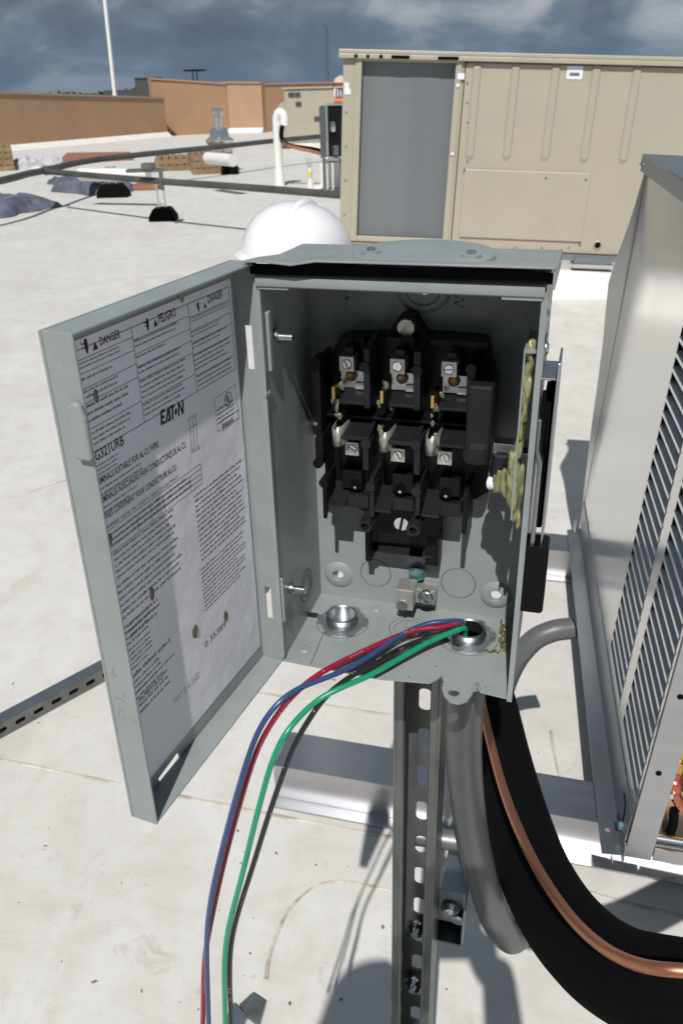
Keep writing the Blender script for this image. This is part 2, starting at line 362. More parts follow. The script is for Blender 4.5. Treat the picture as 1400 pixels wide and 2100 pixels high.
wall_run('wall_bumpout', gz(459, 273), C1, tz(459, 171, gz(459, 273)), tz(541, 172, C1), 0.9, M_BROWN_SUNLIT, 'sunlit projecting pier of the brown wall, wrapped in smooth membrane', M_COPING, M_CURB)
D0 = gy(541, 271, C1.y + 0.25)
wall_run('parapet_wall', Vector((D0.x, D0.y, 0)), Vector((D0.x + 6.0, D0.y + 5.0, 0)), tz(545, 174, D0), tz(545, 176, D0), 0.5, M_BROWN, 'shaded brown wall just right of the sunlit pier', M_COPING)
# ---- far skyline
mb = MB(); rnd = random.Random(3)
for k in range(2200):
    x = rnd.uniform(-330, 60); y = 420 + rnd.uniform(-15, 15); h = 6.5 + 2.6 * noise.noise(Vector((x * 0.03, 1, 0))) + 1.3 * noise.noise(Vector((x * 0.17, 5, 0)))
    z = -7 + rnd.random() ** 0.6 * h * 1.12; s = rnd.uniform(0.9, 2.0)
    vs = [Vector((rnd.gauss(0, 1), rnd.gauss(0, 1), rnd.gauss(0, .8))) * s * 0.7 + Vector((x, y, z)) for _ in range(4)]
    mb.add(vs, [(0, 1, 2), (0, 2, 3), (0, 1, 3)])
obj('treeline', mb, M_TREE, kind='stuff', recalc=False)
D = 44.0; p = gy(303, 196, D)
root = thing('rooftop_plant', 'dark grey rooftop plant box standing behind the low parapet', 'roof unit', Matrix.Translation((p.x, p.y, 0)))
h = gy(303, 161, D).z; mb = MB(); mb.box(-0.52, 0.52, 0, 1.2, 0, h); obj('casing', mb, M_DARK, root, bevel=0.02)
mb = MB(); mb.box(-0.56, 0.56, -0.04, 1.24, h + .001, h + 0.05); obj('lid', mb, M_DARK, root)
mb = MB(); mb.box(-2.1, -0.53, 0.2, 1.2, 0, gy(262, 184, D).z); obj('side_duct', mb, M_DARK, root)
D = 60.0; p = gy(402, 170, D); zt = gy(402, 146, D).z
root = thing('roof_floodlight', 'flat dark disc-shaped light on two thin posts above the brown wall', 'light', Matrix.Translation((p.x, p.y, 0)))
mb = MB(); mb.lathe([(0.1, 0.02), (0.7, 0.0), (0.78, 0.06), (0.6, 0.12), (0.0, 0.14)], (0, 0, zt), seg=20); obj('lamp_head', mb, M_TREE, root, smooth=40)
for dx in (-0.16, 0.10):
    mb = MB(); mb.cyl((dx, 0, 0), (dx, 0, zt + 0.02), 0.035, seg=8); obj('post', mb, M_TOWER, root)
D = 34.0
pb, pt = gy(236, 197, D), gy(212, -30, D); mb = MB(); mb.cyl(pb - (pt - pb) * 0.9, pt, 0.072, 0.066, 10)
mq = thing('mast', 'tall thin white mast rising behind the left parapet into the clouds', 'pole', Matrix.Translation((pb.x, pb.y, 0)))
mb.xf(Matrix.Translation((-pb.x, -pb.y, 0))); obj('pole', mb, M_WHITE, mq, smooth=40)
mb = MB(); mb.cyl((0, 0, pb.z - 0.05), (0, 0, pb.z + 0.06), 0.10, 0.08, 10); obj('collar', mb, M_WHITE, mq, smooth=40)
D = 500.0; p = gy(672, 180, D); zt = gy(672, 45, D).z; zm = gy(672, 62, D).z
root = thing('radio_tower', 'slender grey lattice radio tower on the horizon', 'tower', Matrix.Translation((p.x, p.y, -7)))
zt += 7; zm += 7
for a in range(3):
    x, y = 0.55 * cos(a * 2.094), 0.55 * sin(a * 2.094)
    mb = MB(); mb.cyl((x * 1.5, y * 1.5, 0), (x, y, zm), 0.17, 0.13, 6); obj('leg', mb, M_TOWER, root)
mb = MB(); n = 26
for k in range(n):
    z0, z1 = zm * k / n, zm * (k + 1) / n
    for a in range(3):
        b_ = (a + 1) % 3; mb.cyl((0.6 * cos(a * 2.094), 0.6 * sin(a * 2.094), z0), (0.6 * cos(b_ * 2.094), 0.6 * sin(b_ * 2.094), z1), 0.07, seg=4)
obj('bracing', mb, M_TOWER, root)
mb = MB(); mb.cyl((0, 0, zm), (0, 0, zt), 0.15, 0.05, 6); obj('antenna', mb, M_TOWER, root)
for dz, dx in ((-2, 1.0), (0.5, -0.9), (-7, 0.9)):
    mb = MB(); mb.box(dx - 0.25, dx + 0.25, -0.2, 0.2, zm + dz, zm + dz + 2.4); obj('antenna_panel', mb, M_TOWER, root)

# ================================================================== FAR ROOF OBJECTS
# ---- far beige rooftop unit
D = 23.0; p0 = gy(586, 262, D); p1 = gy(720, 262, D); zt = gy(640, 178, D).z; zb = 0.25
root = thing('rooftop_unit', 'distant beige air handling unit, partly behind white pipe', 'rooftop unit', Matrix.Translation((p0.x, p0.y, 0)))
mb = MB(); mb.box(0, 3.2, 0, 2.2, zb, zt - 0.04); obj('casing', mb, M_BEIGE, root, bevel=0.01)
mb = MB(); mb.box(-0.04, 3.24, -0.04, 2.24, zt - 0.037, zt); obj('roof_cap', mb, M_BEIGE, root)
mb = MB(); mb.prism([(-0.28, zb + .1), (-0.003, zb + .02), (-0.003, zt - 0.30), (-0.10, zt - 0.34), (-0.28, zt - 0.52)], 0.05, 1.4, 'y'); obj('intake_hood', mb, M_BEIGE, root)
mb = MB(); mb.box(0.1, 3.1, 0.1, 2.1, 0.0, zb - .002); obj('curb', mb, M_CURB, root)
for q in ((597, 194), (610, 194), (612, 213), (650, 243)):
    r_ = gy(q[0], q[1], D); mb = MB(); mb.box(r_.x - p0.x - .07, r_.x - p0.x + .07, -0.03, -0.002, r_.z - .045, r_.z + .045); obj('latch', mb, M_DARK, root)
# ---- flue vent
p = gz(456, 352); D = p.y; k = D / FPX * 1.06
def zof(py, D=None): return gy(456, py, D or p.y).z
root = thing('flue_vent', 'shiny metal flue vent with storm collar and round cap', 'vent', Matrix.Translation(p))
mb = MB(); mb.lathe([(22 * k, 0.0), (21 * k, zof(296)), (24 * k, zof(292)), (25 * k, zof(287)), (17 * k, zof(280)), (16 * k, zof(266)), (11 * k, zof(261))], (0, 0, 0), seg=24); obj('flashing', mb, M_GALVS, root, smooth=35)
mb = MB(); mb.cyl((0, 0, zof(262)), (0, 0, zof(232)), 7 * k, seg=18); obj('flue_pipe', mb, M_GALVS, root, smooth=40)
mb = MB(); mb.lathe([(8 * k, zof(236)), (11.5 * k, zof(233)), (11.5 * k, zof(227)), (7 * k, zof(221.5)), (0, zof(220))], (0, 0, 0), seg=20); obj('cap', mb, M_GALVS, root, smooth=40)
# ---- white pipe gooseneck with line set
p = gz(574, 382); D = p.y; r = 7.2 / FPX * D * 1.06
def Z(py): return gy(574, py, D).z
root = thing('vent_pipe', 'white upright pipe with a hooked top, black lines dropping out', 'pipe', Matrix.Translation(p))
mb = MB(); mb.tube(spline([(0, 0, 0), (0, 0, Z(300)), (0, 0, Z(252)), (0.01, -0.01, Z(240)), (0.05, -.03, Z(231)), (0.10, -.05, Z(233)), (0.125, -.06, Z(243)), (0.125, -.06, Z(251))], 6), r, 16); obj('pipe', mb, M_WHITE, root, smooth=40)
mb = MB(); mb.cyl((0, 0, 0.0), (0, 0, Z(352)), r * 1.28, seg=16); obj('base_sleeve', mb, M_WHITE, root, smooth=40)
mb = MB(); mb.cyl((0.125, -.06, Z(257)), (0.125, -.06, Z(248)), r * 1.1, seg=16); obj('socket', mb, M_WHITE, root, smooth=40)
def Q(px, py, dd=-0.1): return gy(px, py, D + dd) - p
mb = MB(); mb.tube(spline([(0.125, -.06, Z(250)), Q(578, 262), Q(577, 280), Q(582, 292), Q(600, 300), Q(640, 306), Q(665, 312)], 6), 0.035, 8); obj('line_insulation', mb, M_FOAM, root, smooth=60)
for dy in (0, 3.5):
    mb = MB(); mb.tube(spline([Q(579, 288 + dy, -.14), Q(588, 296 + dy, -.14), Q(604, 301 + dy, -.14), Q(640, 309 + dy, -.14), Q(666, 316 + dy, -.14)], 6), 0.012, 8); obj('copper_line', mb, M_COPPER, root, smooth=60)
# ---- far disconnect switch with open door, on stand
D = 13.0; p = gy(680, 392, D); p.z = 0
root = thing('far_switch_box', 'distant grey switch box with open front showing black inside', 'switch box', Matrix.Translation(p))
def Q(px, py, dd=0.0): return gy(px, py, D + dd) - p
a, b_ = Q(671, 217), Q(706, 320)
mb = MB(); mb.box(a.x, b_.x, 0.28, 0.29, b_.z, a.z); mb.box(a.x - .02, a.x, 0, 0.29, b_.z, a.z); mb.box(b_.x, b_.x + .02, 0, .29, b_.z, a.z); mb.box(a.x - .02, b_.x + .02, 0, .29, a.z + .001, a.z + .03); mb.box(a.x - .02, b_.x + .02, 0, .29, b_.z - .03, b_.z - .001)
obj('enclosure', mb, M_PAINT, root)
mb = MB(); mb.box(a.x + .004, b_.x - .004, .02, .275, b_.z + .01, a.z - .02); obj('switch_block', mb, M_BLACK, root)
mb = MB(); mb.hexa([Vector((a.x - .024, 0, b_.z)), Vector((a.x - .024, .02, b_.z)), Vector((Q(657, 300).x, -.28, b_.z)), Vector((Q(657, 300).x, -.3, b_.z))], [Vector((a.x - .024, 0, a.z)), Vector((a.x - .024, .02, a.z)), Vector((Q(657, 300).x, -.28, a.z)), Vector((Q(657, 300).x, -.3, a.z))]); obj('door', mb, M_PAINT, root)
c = Q(682, 262); mb = MB(); mb.lathe([(0.0, -.06), (.04, -.05), (.05, .0), (.04, .08), (0, .09)], (c.x, .0, c.z), seg=12); obj('meter_bulb', mb, M_CHROME, root, smooth=50)
mb = MB(); mb.cyl((Q(688, 300).x, -.0, Q(688, 318).z), (Q(688, 300).x, .0, Q(688, 298).z), .05, seg=12); obj('fuse', mb, M_GALV, root, smooth=40)
for px in (664, 700):
    mb = MB(); x = Q(px, 330).x; mb.box(x - .025, x + .025, .3, .35, 0, a.z); obj('stand_leg', mb, M_GALV, root)
p2 = gz(668, 388); root = thing('pale_cabinet', 'low pale cabinet with rounded frame below the far switch box', 'cabinet', Matrix.Translation(p2))
kx = p2.y / FPX * 1.05; H = gy(668, 322, p2.y).z
mb = MB(); mb.box(2 * kx, 42 * kx, 0, .45, 0.0, H * .86); obj('body', mb, M_CURB, root, bevel=.02)
mb = MB(); mb.box(-4 * kx, 46 * kx, -.03, .48, H * .86 + .002, H); obj('top', mb, M_GALVS, root, bevel=.02)
mb = MB(); mb.tube(spline([(-28 * kx, -.05, .03), (-12 * kx, -.05, .03), (-6 * kx, -.05, .08), (-6 * kx, -.05, H * .7), (-4 * kx, -.05, H * .8)], 5), .03, 8); obj('drain_pipe', mb, M_WHITE, root, smooth=40)
p3 = gz(637, 390); root = thing('marked_stub', 'short white pipe stub with yellow tape and frayed wires', 'pipe', Matrix.Translation(p3)); kz = p3.y / FPX * 1.05
mb = MB(); mb.cyl((0, 0, 0), (0, 0, 15 * kz), 6 * kz, seg=12); obj('stub', mb, M_WHITE, root, smooth=40)
mb = MB(); mb.cyl((0, 0, 15.2 * kz), (0, 0, 38 * kz), 3.4 * kz, seg=10); obj('riser', mb, M_WHITE, root, smooth=40)
mb = MB(); mb.cyl((0, 0, 22 * kz), (0, 0, 32 * kz), 4 * kz, seg=10); obj('tape', mb, M_YELL, root, smooth=40)
for dx, tx in ((-2, -6), (0, -1), (2, 5)):
    mb = MB(); mb.cyl((dx * kz, 0, 38 * kz), (tx * kz, 0, 54 * kz), .8 * kz, seg=6); obj('wire_end', mb, M_CHROME, root)
# ---- bundle on top of far switch
D = 12.9; c = gy(696, 212, D); kz = D / FPX * 1.05; zt_ = a.z + .031
root = thing('tool_bundle', 'tan and white canvas bundle with orange base on the far switch box', 'bag', Matrix.Translation((c.x, 13.05, zt_)))
mb = MB(); mb.box(-9 * kz, 14 * kz, -.06, .12, 0.001, 7 * kz); obj('base', mb, M_ORANGE, root, bevel=.015)
mb = MB(); mb.box(-10 * kz, 14 * kz, -.05, .12, 7.3 * kz, 24 * kz); obj('body', mb, M_STICK, root, bevel=.03)
for x in (-5, 0, 5):
    mb = MB(); mb.box((x - 1.3) * kz, (x + 1.3) * kz, -.06, -.048, 8 * kz, 22 * kz); obj('strap', mb, M_DARK, root)
mb = MB(); mb.lathe([(15 * kz, 24.5 * kz), (14 * kz, 31 * kz), (10 * kz, 39 * kz), (0, 44 * kz)], (3 * kz, .04, 0), seg=16); obj('flap', mb, M_CANVAS, root, smooth=50)
mb = MB(); mb.lathe([(15.4 * kz, 27 * kz), (14.6 * kz, 32 * kz)], (3 * kz, .04, 0), seg=16); obj('leather_band', mb, M_BROWNC, root, smooth=50)

# ---- dark gas pipes on supports
ZP = 0.50
def PP(px, py, z=ZP): return gz(px, py, z)
pts = [PP(-120, 392), PP(0, 371), PP(60, 356), PP(95, 349)]
mb = MB(); mb.tube(spline(pts + [PP(180, 330), PP(300, 316), PP(450, 301), PP(560, 289), PP(665, 279)], 6), 0.044, 12)
obj('gas_pipe', mb, M_PIPE, smooth=40, label='dark pipe running away towards the white hooked pipe', cat='pipe')
mb = MB(); mb.tube(spline([PP(98, 352), PP(200, 361), PP(330, 372), PP(500, 384), PP(700, 400), PP(900, 415)], 6), 0.037, 12)
obj('gas_pipe', mb, M_PIPE, smooth=40, label='dark pipe crossing the roof in front, carried on black block', cat='pipe')
mb = MB(); q = PP(96, 350); mb.lathe([(0, -.06), (.045, -.05), (.06, 0), (.045, .05), (0, .06)], q, seg=14); obj('pipe_tee', mb, M_PIPE, smooth=50, label='dark elbow joining the two roof pipes at left', cat='pipe fitting')
def support(px, py, wpx, label, pipe_py):
    p = gz(px, py); k = p.y / FPX * 1.07
    root = thing('pipe_support', label, 'pipe support', Matrix.Translation(p), group='black block pipe supports')
    w = wpx * k / 2; h = 22 * k
    mb = MB(); mb.prism([(-w, 0), (w, 0), (w * .96, h * .4), (w * .55, h), (-w * .6, h), (-w * .96, h * .4)], -.12, .16, 'y'); obj('block', mb, M_RUBBER, root, bevel=.01)
    zt = gy(px, pipe_py, p.y).z
    for dx in (-6, 6):
        mb = MB(); mb.cyl((dx * k, 0, h * .9), (dx * k, 0, max(zt, h + .2)), 1.8 * k, seg=8); obj('rod', mb, M_GALVS, root)
    mb = MB(); mb.box(-9 * k, 9 * k, -.05, .05, max(zt, h + .2), max(zt, h + .2) + .04); obj('saddle', mb, M_GALVS, root)
    return root
support(336, 452, 48, 'black block pipe support standing alone in open white roof', 378)
support(234, 404, 56, 'black block pipe support beside the blue tarp', 372)
support(472, 357, 30, 'small black block pipe support below the metal flue vent', 308)
# pale pipe pieces and brackets by the pipes
p = gz(310, 372, .42); mb = MB(); mb.cyl(gz(165, 358, .42), gz(305, 359, .42), .085, seg=14)
obj('pale_duct_piece', mb, M_CURB, smooth=40, label='pale round pipe length lying between the two dark pipes', cat='pipe')
mb = MB(); mb.cyl(gz(426, 324, .5), gz(478, 329, .5), .085, seg=14)
obj('pale_duct_piece', mb, M_CURB, smooth=40, label='short pale pipe length beneath the flue vent', cat='pipe')
# hanger bracket on the front pipe
p = gz(334, 371, ZP); root = thing('pipe_hanger', 'grey channel bracket hooked over the front pipe above the black block', 'bracket', Matrix.Translation(p)); k = p.y / FPX * 1.07
mb = MB(); mb.box(-3 * k, 4 * k, -.1, -.07, -14 * k, 16 * k); obj('upright', mb, M_GALV, root)
mb = MB(); mb.box(-60 * k, 4 * k, -.1, .06, 16.1 * k, 21 * k); obj('arm', mb, M_GALV, root)
mb = MB(); mb.box(-32 * k, -12 * k, -.12, .08, 21.2 * k, 30 * k); obj('clip', mb, M_GALV, root)
# ---- tarps
def tarp(corners, hgt, label, seed):
    n = 26; b = MB(); vs = []; c4 = [gz(*c) for c in corners]
    for j in range(n + 1):
        for i in range(n + 1):
            u, v = i / n, j / n
            p = (c4[0] * (1 - u) + c4[1] * u) * (1 - v) + (c4[3] * (1 - u) + c4[2] * u) * v
            ed = min(u, 1 - u, v, 1 - v)
            q = p.copy(); q.x += 0.30 * noise.noise(p * 1.9 + Vector((seed, 0, 0))) * (1 if ed < .12 else .3); q.y += 0.25 * noise.noise(p * 2.3 + Vector((0, seed, 0)))
            z = 0.006 + hgt * (min(1, ed * 7) ** .7) * (0.55 + 0.6 * abs(noise.noise(Vector((p.x * 2.2, p.y * 1.1, seed)))) + .35 * abs(noise.noise(p * 5)))
            vs.append((q.x, q.y, z))
    b.add(vs, [(j * (n + 1) + i, j * (n + 1) + i + 1, (j + 1) * (n + 1) + i + 1, (j + 1) * (n + 1) + i) for j in range(n) for i in range(n)])
    return obj('tarp', b, M_TARP, smooth=70, label=label, cat='tarp')
tarp([(-150, 455), (10, 447), (132, 424), (-80, 404)], .20, 'crumpled blue-grey tarp at the left edge of the roof', 1.0)
tarp([(120, 397), (215, 402), (290, 388), (105, 378)], .24, 'crumpled blue-grey tarp lying below the dark pipes', 4.0)
# ---- pallets and boards
def pallet(px, py, wpx, layers, label, rz=0.0, depth=1.1):
    p = gz(px, py); k = p.y / FPX * 1.07; w = wpx * k
    root = thing('pallet', label, 'pallet', Matrix.Translation(p) @ Matrix.Rotation(rz, 4, 'Z'), 'wooden pallets under the pipes')
    z = 0.003
    bd = None
    for l in range(layers):
        for y in (0.05, depth / 2, depth - .05):
            q = MB(); q.box(-w / 2, w / 2, y - .05, y + .05, z, z + .09); obj('runner', q, M_WOOD, root)
        z += .092; n = 7
        for i in range(n):
            if bd is None: q = MB(); q.box(-w / 2 / n * .78, w / 2 / n * .78, 0, depth, 0, .022); bd = mesh('board', q)
            o = obj('board', bd, M_WOOD, root); o.location = (-w / 2 + w * (i + .5) / n, 0, z)
        z += .026
    return root
pallet(438, 357, 74, 3, 'wooden pallet stack directly left of the flue vent base', .2)
pallet(372, 350, 90, 2, 'lower wooden pallet stack between the two dark pipes', .15)
pallet(-14, 352, 76, 4, 'tan pallet stack at the far left edge', .35)
mb = MB(); mb.hexa([gz(130, 336), gz(272, 329), gz(268, 322), gz(140, 326)], [gz(130, 336) + Vector((0, 0, .14)), gz(272, 329) + Vector((0, 0, .12)), gz(268, 322) + Vector((0, 0, .12)), gz(140, 326) + Vector((0, 0, .14))])
obj('rust_board', mb, M_TERRA, label='flat rust-brown board lying behind the back pipe', cat='board')
mb = MB(); c = gz(300, 388); mb.box(c.x - .22, c.x + .22, c.y - .2, c.y + .3, .003, .07); obj('rust_brick', mb, M_TERRA, label='small rust-brown slab beside the blue tarp under the pipe', cat='slab', bevel=.01)
def bag(px, py, r, label, seed):
    c = gz(px, py); b = MB(); n, mm = 12, 20; vs = []; fs = []
    for j in range(n + 1):
        th = pi / 2 * j / n
        for i in range(mm):
            a = 2 * pi * i / mm; d = Vector((cos(a) * cos(th) * 1.5, sin(a) * cos(th), sin(th) * .9)); k = 1 + .35 * noise.noise(d * 2.6 + Vector((seed, 0, 0))); vs.append(Vector((c.x, c.y, .003)) + d * r * k)
    for j in range(n):
        for i in range(mm): fs.append((j * mm + i, j * mm + (i + 1) % mm, (j + 1) * mm + (i + 1) % mm, (j + 1) * mm + i))
    b.add(vs, fs); return obj('plastic_bag', b, M_BAG, label=label, cat='bag', smooth=30)
bag(105, 339, .20, 'bright clear plastic bag next to the rust board', 1.0); bag(55, 346, .24, 'dull clear plastic bag beside the far-left pallet stack', 5.0)

# ================================================================== BEIGE ROOFTOP UNIT
RX, RY, RZ, RYAW, RTL, RW, RH = 0.036, 6.569, 0.366, 0.110, 0.047, 3.3, 1.3
ax = Vector((cos(RYAW) * cos(RTL), -sin(RYAW) * cos(RTL), -sin(RTL))); an = Vector((sin(RYAW), cos(RYAW), 0)); au = ax.cross(an)
RM = frame(Vector((RX, RY, RZ)), ax, an, au); RMI = RM.inverted()
def rt(px, py, dep=0.0):
    v = RMI @ gp(px, py, Vector((RX, RY, RZ)) + an * dep, an); return v.x, v.z
U_ = thing('rooftop_unit', 'large beige rooftop unit with grey coil panel, behind the open switch box', 'rooftop unit', RM)
fx0, fz0 = rt(728, 485); fx1, fz1 = rt(934, 126); fx1 = rt(925, 300)[0]
sx = rt(940, 300)[0]
mb = MB()
mb.box(0.0, sx - .003, 0.10, 1.9, 0.0, RH - .06)
mb.box(0.0, fx0, 0, 0.097, 0, RH - .06); mb.box(fx1, sx - .003, 0, 0.097, 0, RH - .06)
mb.box(fx0 + .001, fx1 - .001, 0, 0.097, 0, fz0); mb.box(fx0 + .001, fx1 - .001, 0, .097, fz1, RH - .06)
obj('end_casing', mb, M_BEIGE, U_, bevel=.006)
mb = MB(); mb.box(fx0 + .004, fx1 - .004, .055, .096, fz0 + .004, fz1 - .004); obj('coil', mb, M_COIL, U_)
b = MB(); b.box(0, fx1 - fx0 - .01, 0, .002, 0, .0085); fin_m = mesh('coil_fin', b)
for k in range(108):
    o = obj('coil_fin', fin_m, M_COIL, U_); o.location = (fx0 + .005, .0522, fz0 + .012 + (fz1 - fz0 - .02) * k / 107)
mb = MB()
for (x0, x1, z0, z1) in ((fx0 - .035, fx0 + .012, fz0 - .03, fz1 + .03), (fx1 - .012, fx1 + .03, fz0 - .03, fz1 + .03), (fx0 + .0125, fx1 - .0125, fz1 - .01, fz1 + .03), (fx0 + .0125, fx1 - .0125, fz0 - .03, fz0 + .01)):
    mb.box(x0, x1, -.014, -.0015, z0, z1)
obj('coil_frame', mb, M_BEIGE, U_, bevel=.004)
mb = MB(); mb.box(sx + .003, RW, 0.0, 1.9, 0.0, RH - .06); obj('side_panel', mb, M_BEIGE, U_, bevel=.008)
mb = MB(); mb.box(-.03, RW + .03, -.035, 1.94, RH - .025, RH); mb.box(-.03, RW + .03, -.035, -.025, RH - .056, RH - .0255); obj('roof_cap', mb, M_BEIGE, U_, bevel=.008)
mb = MB(); mb.box(0.03, RW - .03, -.004, 1.8, RH - .0595, RH - .0265); obj('dark_gap', mb, M_DARK, U_)
ribm = None
for (xt, yt, xb, yb) in ((977, 128, 963, 328), (1058, 129, 1037, 329), (1140, 130, 1116, 331), (1223, 131, 1196, 334), (1306, 134, 1276, 336)):
    x, z1 = rt(xt, yt); x2, z0 = rt(xb, yb)
    if ribm is None:
        b = MB(); n = 10; prof = [(-.030, 0), (-.021, -.010), (.021, -.010), (.030, 0)]
        hz = z1 - z0
        vs = []
        for (zz, sc) in ((0, 0), (.03, 1), (hz - .03, 1), (hz, 0)):
            for (xx, yy) in prof: vs.append((xx * (1 if sc else .6), yy * sc - .0008, zz))
        b.add(vs, [(i * 4 + k, i * 4 + k + 1, i * 4 + 5 + k, i * 4 + 4 + k) for i in range(3) for k in range(3)]); ribm = mesh('stiffening_rib', b)
    o = obj('stiffening_rib', ribm, M_BEIGE, U_); o.location = ((x + x2) / 2, 0, z0)
x0, z1 = rt(952, 346); x1, z0 = rt(1190, 496)
mb = MB(); mb.box(x0, x1, -.014, -.001, z0, z1); obj('access_panel', mb, M_BEIGE, U_, bevel=.006)
for q in ((952, 348), (1118, 365), (1200, 368), (1188, 498), (955, 497)):
    x, z = rt(*q); mb = MB(); mb.cyl((x, -.016, z), (x, -.001, z), .008, seg=8); obj('panel_screw', mb, M_GALV, U_)
x, z = rt(1224, 503); mb = MB(); mb.lathe([(.030, -.002), (.034, .004), (.026, .008), (.022, .003)], (x, 0, z), (0, -1, 0), 20); obj('grommet', mb, M_BEIGE, U_, smooth=40)
mb = MB(); mb.cyl((x, -.0035, z), (x, -.0015, z), .023, seg=20); obj('drain_hole', mb, M_RUBBER, U_)
x0, z1 = rt(1163, 135); x1, z0 = rt(1192, 163); mb = MB(); mb.box(x0, x1, -.0035, -.001, z0, z1); st = obj('sticker', mb, M_STICK, U_, label='white square sticker')
mb = MB(); mb.box(x0 + .02, x1 - .02, -.0042, -.0036, z0 + .02, z1 - .04); obj('sticker_print', mb, M_GALVS, st)
x0, z1 = rt(706, 169); x1, z0 = rt(719, 194); w = x1 - x0
mb = MB(); mb.prism([(x0, z0), (x1, z0), (x1, z0 + w * .7), (x0 + w * .75, z0 + w * .75), (x0 + w * .7, z1), (x0, z1)], -.0035, -.001, 'y'); obj('sticker', mb, M_STICK, U_)
x0, z1 = rt(938, 150); x1, z0 = rt(951, 163); mb = MB(); mb.box(x0, x1, -.0185, -.0145, z0, z1); obj('sticker', mb, M_STICK, U_)
for q in ((938, 175), (927, 315)):
    x, z = rt(*q); mb = MB(); mb.cyl((x, -.022, z), (x, -.0145, z), .012, seg=8); obj('panel_screw', mb, M_STICK, U_)
for (xa, xb) in ((727, 734), (752, 758), (778, 785), (803, 840), (898, 940)):
    xa_, z = rt(xa, 111); xb_, _ = rt(xb, 114); mb = MB(); mb.box(xa_, xb_, -.0395, -.0355, RH - .052, RH - .030); obj('vent_slot', mb, M_RUBBER, U_)
b = MB(); b.lathe([(.007, 0), (.007, .003), (.004, .005), (0, .005)], (0, 0, 0), (0, -1, 0), 6); psm = mesh('panel_screw', b)
for px, py in [(958, 131 + 40 * k) for k in range(9)] + [(1000 + 55 * k, 508) for k in range(4)] + [(710, 230), (709, 300), (708, 370), (706, 440)] + [(1010 + 60 * k, 120 + k * 1.6) for k in range(7)]:
    x, z = rt(px, py); o = obj('panel_screw', psm, M_GALV, U_); o.location = (x, -.0008, z)
mb = MB(); mb.box(-.02, RW, -.02, 1.9, -.045, -.002); obj('base_rail', mb, M_GALVD, U_)
CB = thing('roof_curb', 'white membrane-wrapped curb under the large beige unit', 'curb', RM @ Matrix.Translation((0, 0, -.047)))
mb = MB(); mb.box(0.02, RW - .02, .03, 1.85, -.20, 0); obj('curb_frame', mb, M_GALVS, CB, bevel=.006)
mb = MB(); mb.prism([(-.42, -.36), (-.20, -.20), (-.10, -.075), (.025, -.07), (.025, -.36)], -.1, RW, 'x')
obj('flashing', mb, M_CURB, CB, smooth=50)
x0, z1 = rt(1176, 526); x1, z0 = rt(1252, 542)
mb = MB(); mb.box(x0, x1, -.03, .027, z0 + .047, z1 + .047); obj('pocket', mb, M_GALVD, CB)
mb = MB(); mb.box(x0 - .01, x1 + .01, -.05, .02, z0 + .03, z0 + .046); obj('pocket_lip', mb, M_CHROME, CB)

# ================================================================== HARD HAT on a post behind the box
HD = 2.05
hc = gy(606, 516, HD)
hat = thing('hard_hat', 'glossy white hard hat with raised ridges behind the switch box', 'hard hat', Matrix.Translation((hc.x, hc.y, hc.z - .02)) @ Matrix.Rotation(radians(12), 4, 'Y') @ Matrix.Rotation(radians(-20), 4, 'Z'))
mb = MB(); mb.lathe([(.128, -.002), (.128, .012), (.126, .035), (.119, .062), (.104, .089), (.082, .110), (.054, .125), (.026, .132), (0, .134)], (0, 0, 0), seg=48, sx=1.02, sy=1.16)
obj('shell', mb, M_HAT, hat, smooth=50)
for dx, hh in ((0, .010), (-.048, .005)):
    vs = []; b = MB(); P = []
    for k in range(25):
        a = pi * (k / 24) * .94 + .03 * pi; rr = .128 if dx == 0 else .119; P.append((dx, cos(a) * rr * 1.14, sin(a) * (.128 if dx == 0 else .112) + .001))
    b.tube(P, [.003 + (.011 if dx == 0 else .006) * sin(pi * k / 24) for k in range(25)], 12); obj('ridge', b, M_HAT, hat, smooth=60)
mb = MB(); mb.lathe([(.128, -.004), (.140, -.008), (.142, -.004), (.128, .006)], (0, 0, 0), seg=48, sx=1.02, sy=1.16); obj('brim', mb, M_HAT, hat, smooth=60)
pst = thing('strut_post', 'galvanised post hidden behind the switch box, holding up the hard hat', 'post', Matrix.Translation((hc.x, hc.y, 0)))
mb = MB(); mb.box(-.02, .02, -.02, .02, 0, hc.z + .085); obj('channel', mb, M_GALV, pst, bevel=.002)
mb = MB(); mb.box(-.12, .12, -.12, .12, 0.0015, .012); obj('base_plate', mb, M_GALV, pst)

# ================================================================== ALUMINIUM RAILS AND CONDENSING UNIT
def rail(px, py, L, label, off=0.0):
    p = gz(px, py, .1); y = radians(15.3)
    root = thing('support_rail', label, 'rail', Matrix.Translation((p.x, p.y, 0)) @ Matrix.Rotation(-y, 4, 'Z'), 'aluminium support rails under the condenser')
    mb = MB(); mb.prism([(-.028, .002), (.115, .002), (.115, .006), (.006, .006), (.006, .096), (.115, .096), (.115, .1), (.002, .1), (.002, .006), (-.028, .006)], off, L, 'x')
    obj('channel', mb, M_ALU, root, bevel=.0008)
    return root
rail(560, 1571, 1.9, 'front aluminium rail, nearest to the camera, end visible left of the post')
rail(1086, 1124, 1.5, 'rear aluminium rail, behind the black handle grip', -.45)
AZ, TL = radians(11.4), radians(3.1)
dv = Vector((sin(AZ), cos(AZ), 0)); w0 = Vector((cos(AZ), -sin(AZ), 0)); zz = Vector((0, 0, 1))
cu = zz * cos(TL) + w0 * sin(TL); cw = w0 * cos(TL) - zz * sin(TL)
CO = Vector((.532, 1.124, .102)); CM = frame(CO, cw, dv, cu); CMI = CM.inverted()
def cl(px, py, off=0.0): v = CMI @ gp(px, py, CO + cw * off, cw); return v.y, v.z
def cf(px, py, off=0.0): v = CMI @ gp(px, py, CO + dv * off, dv); return v.x, v.z
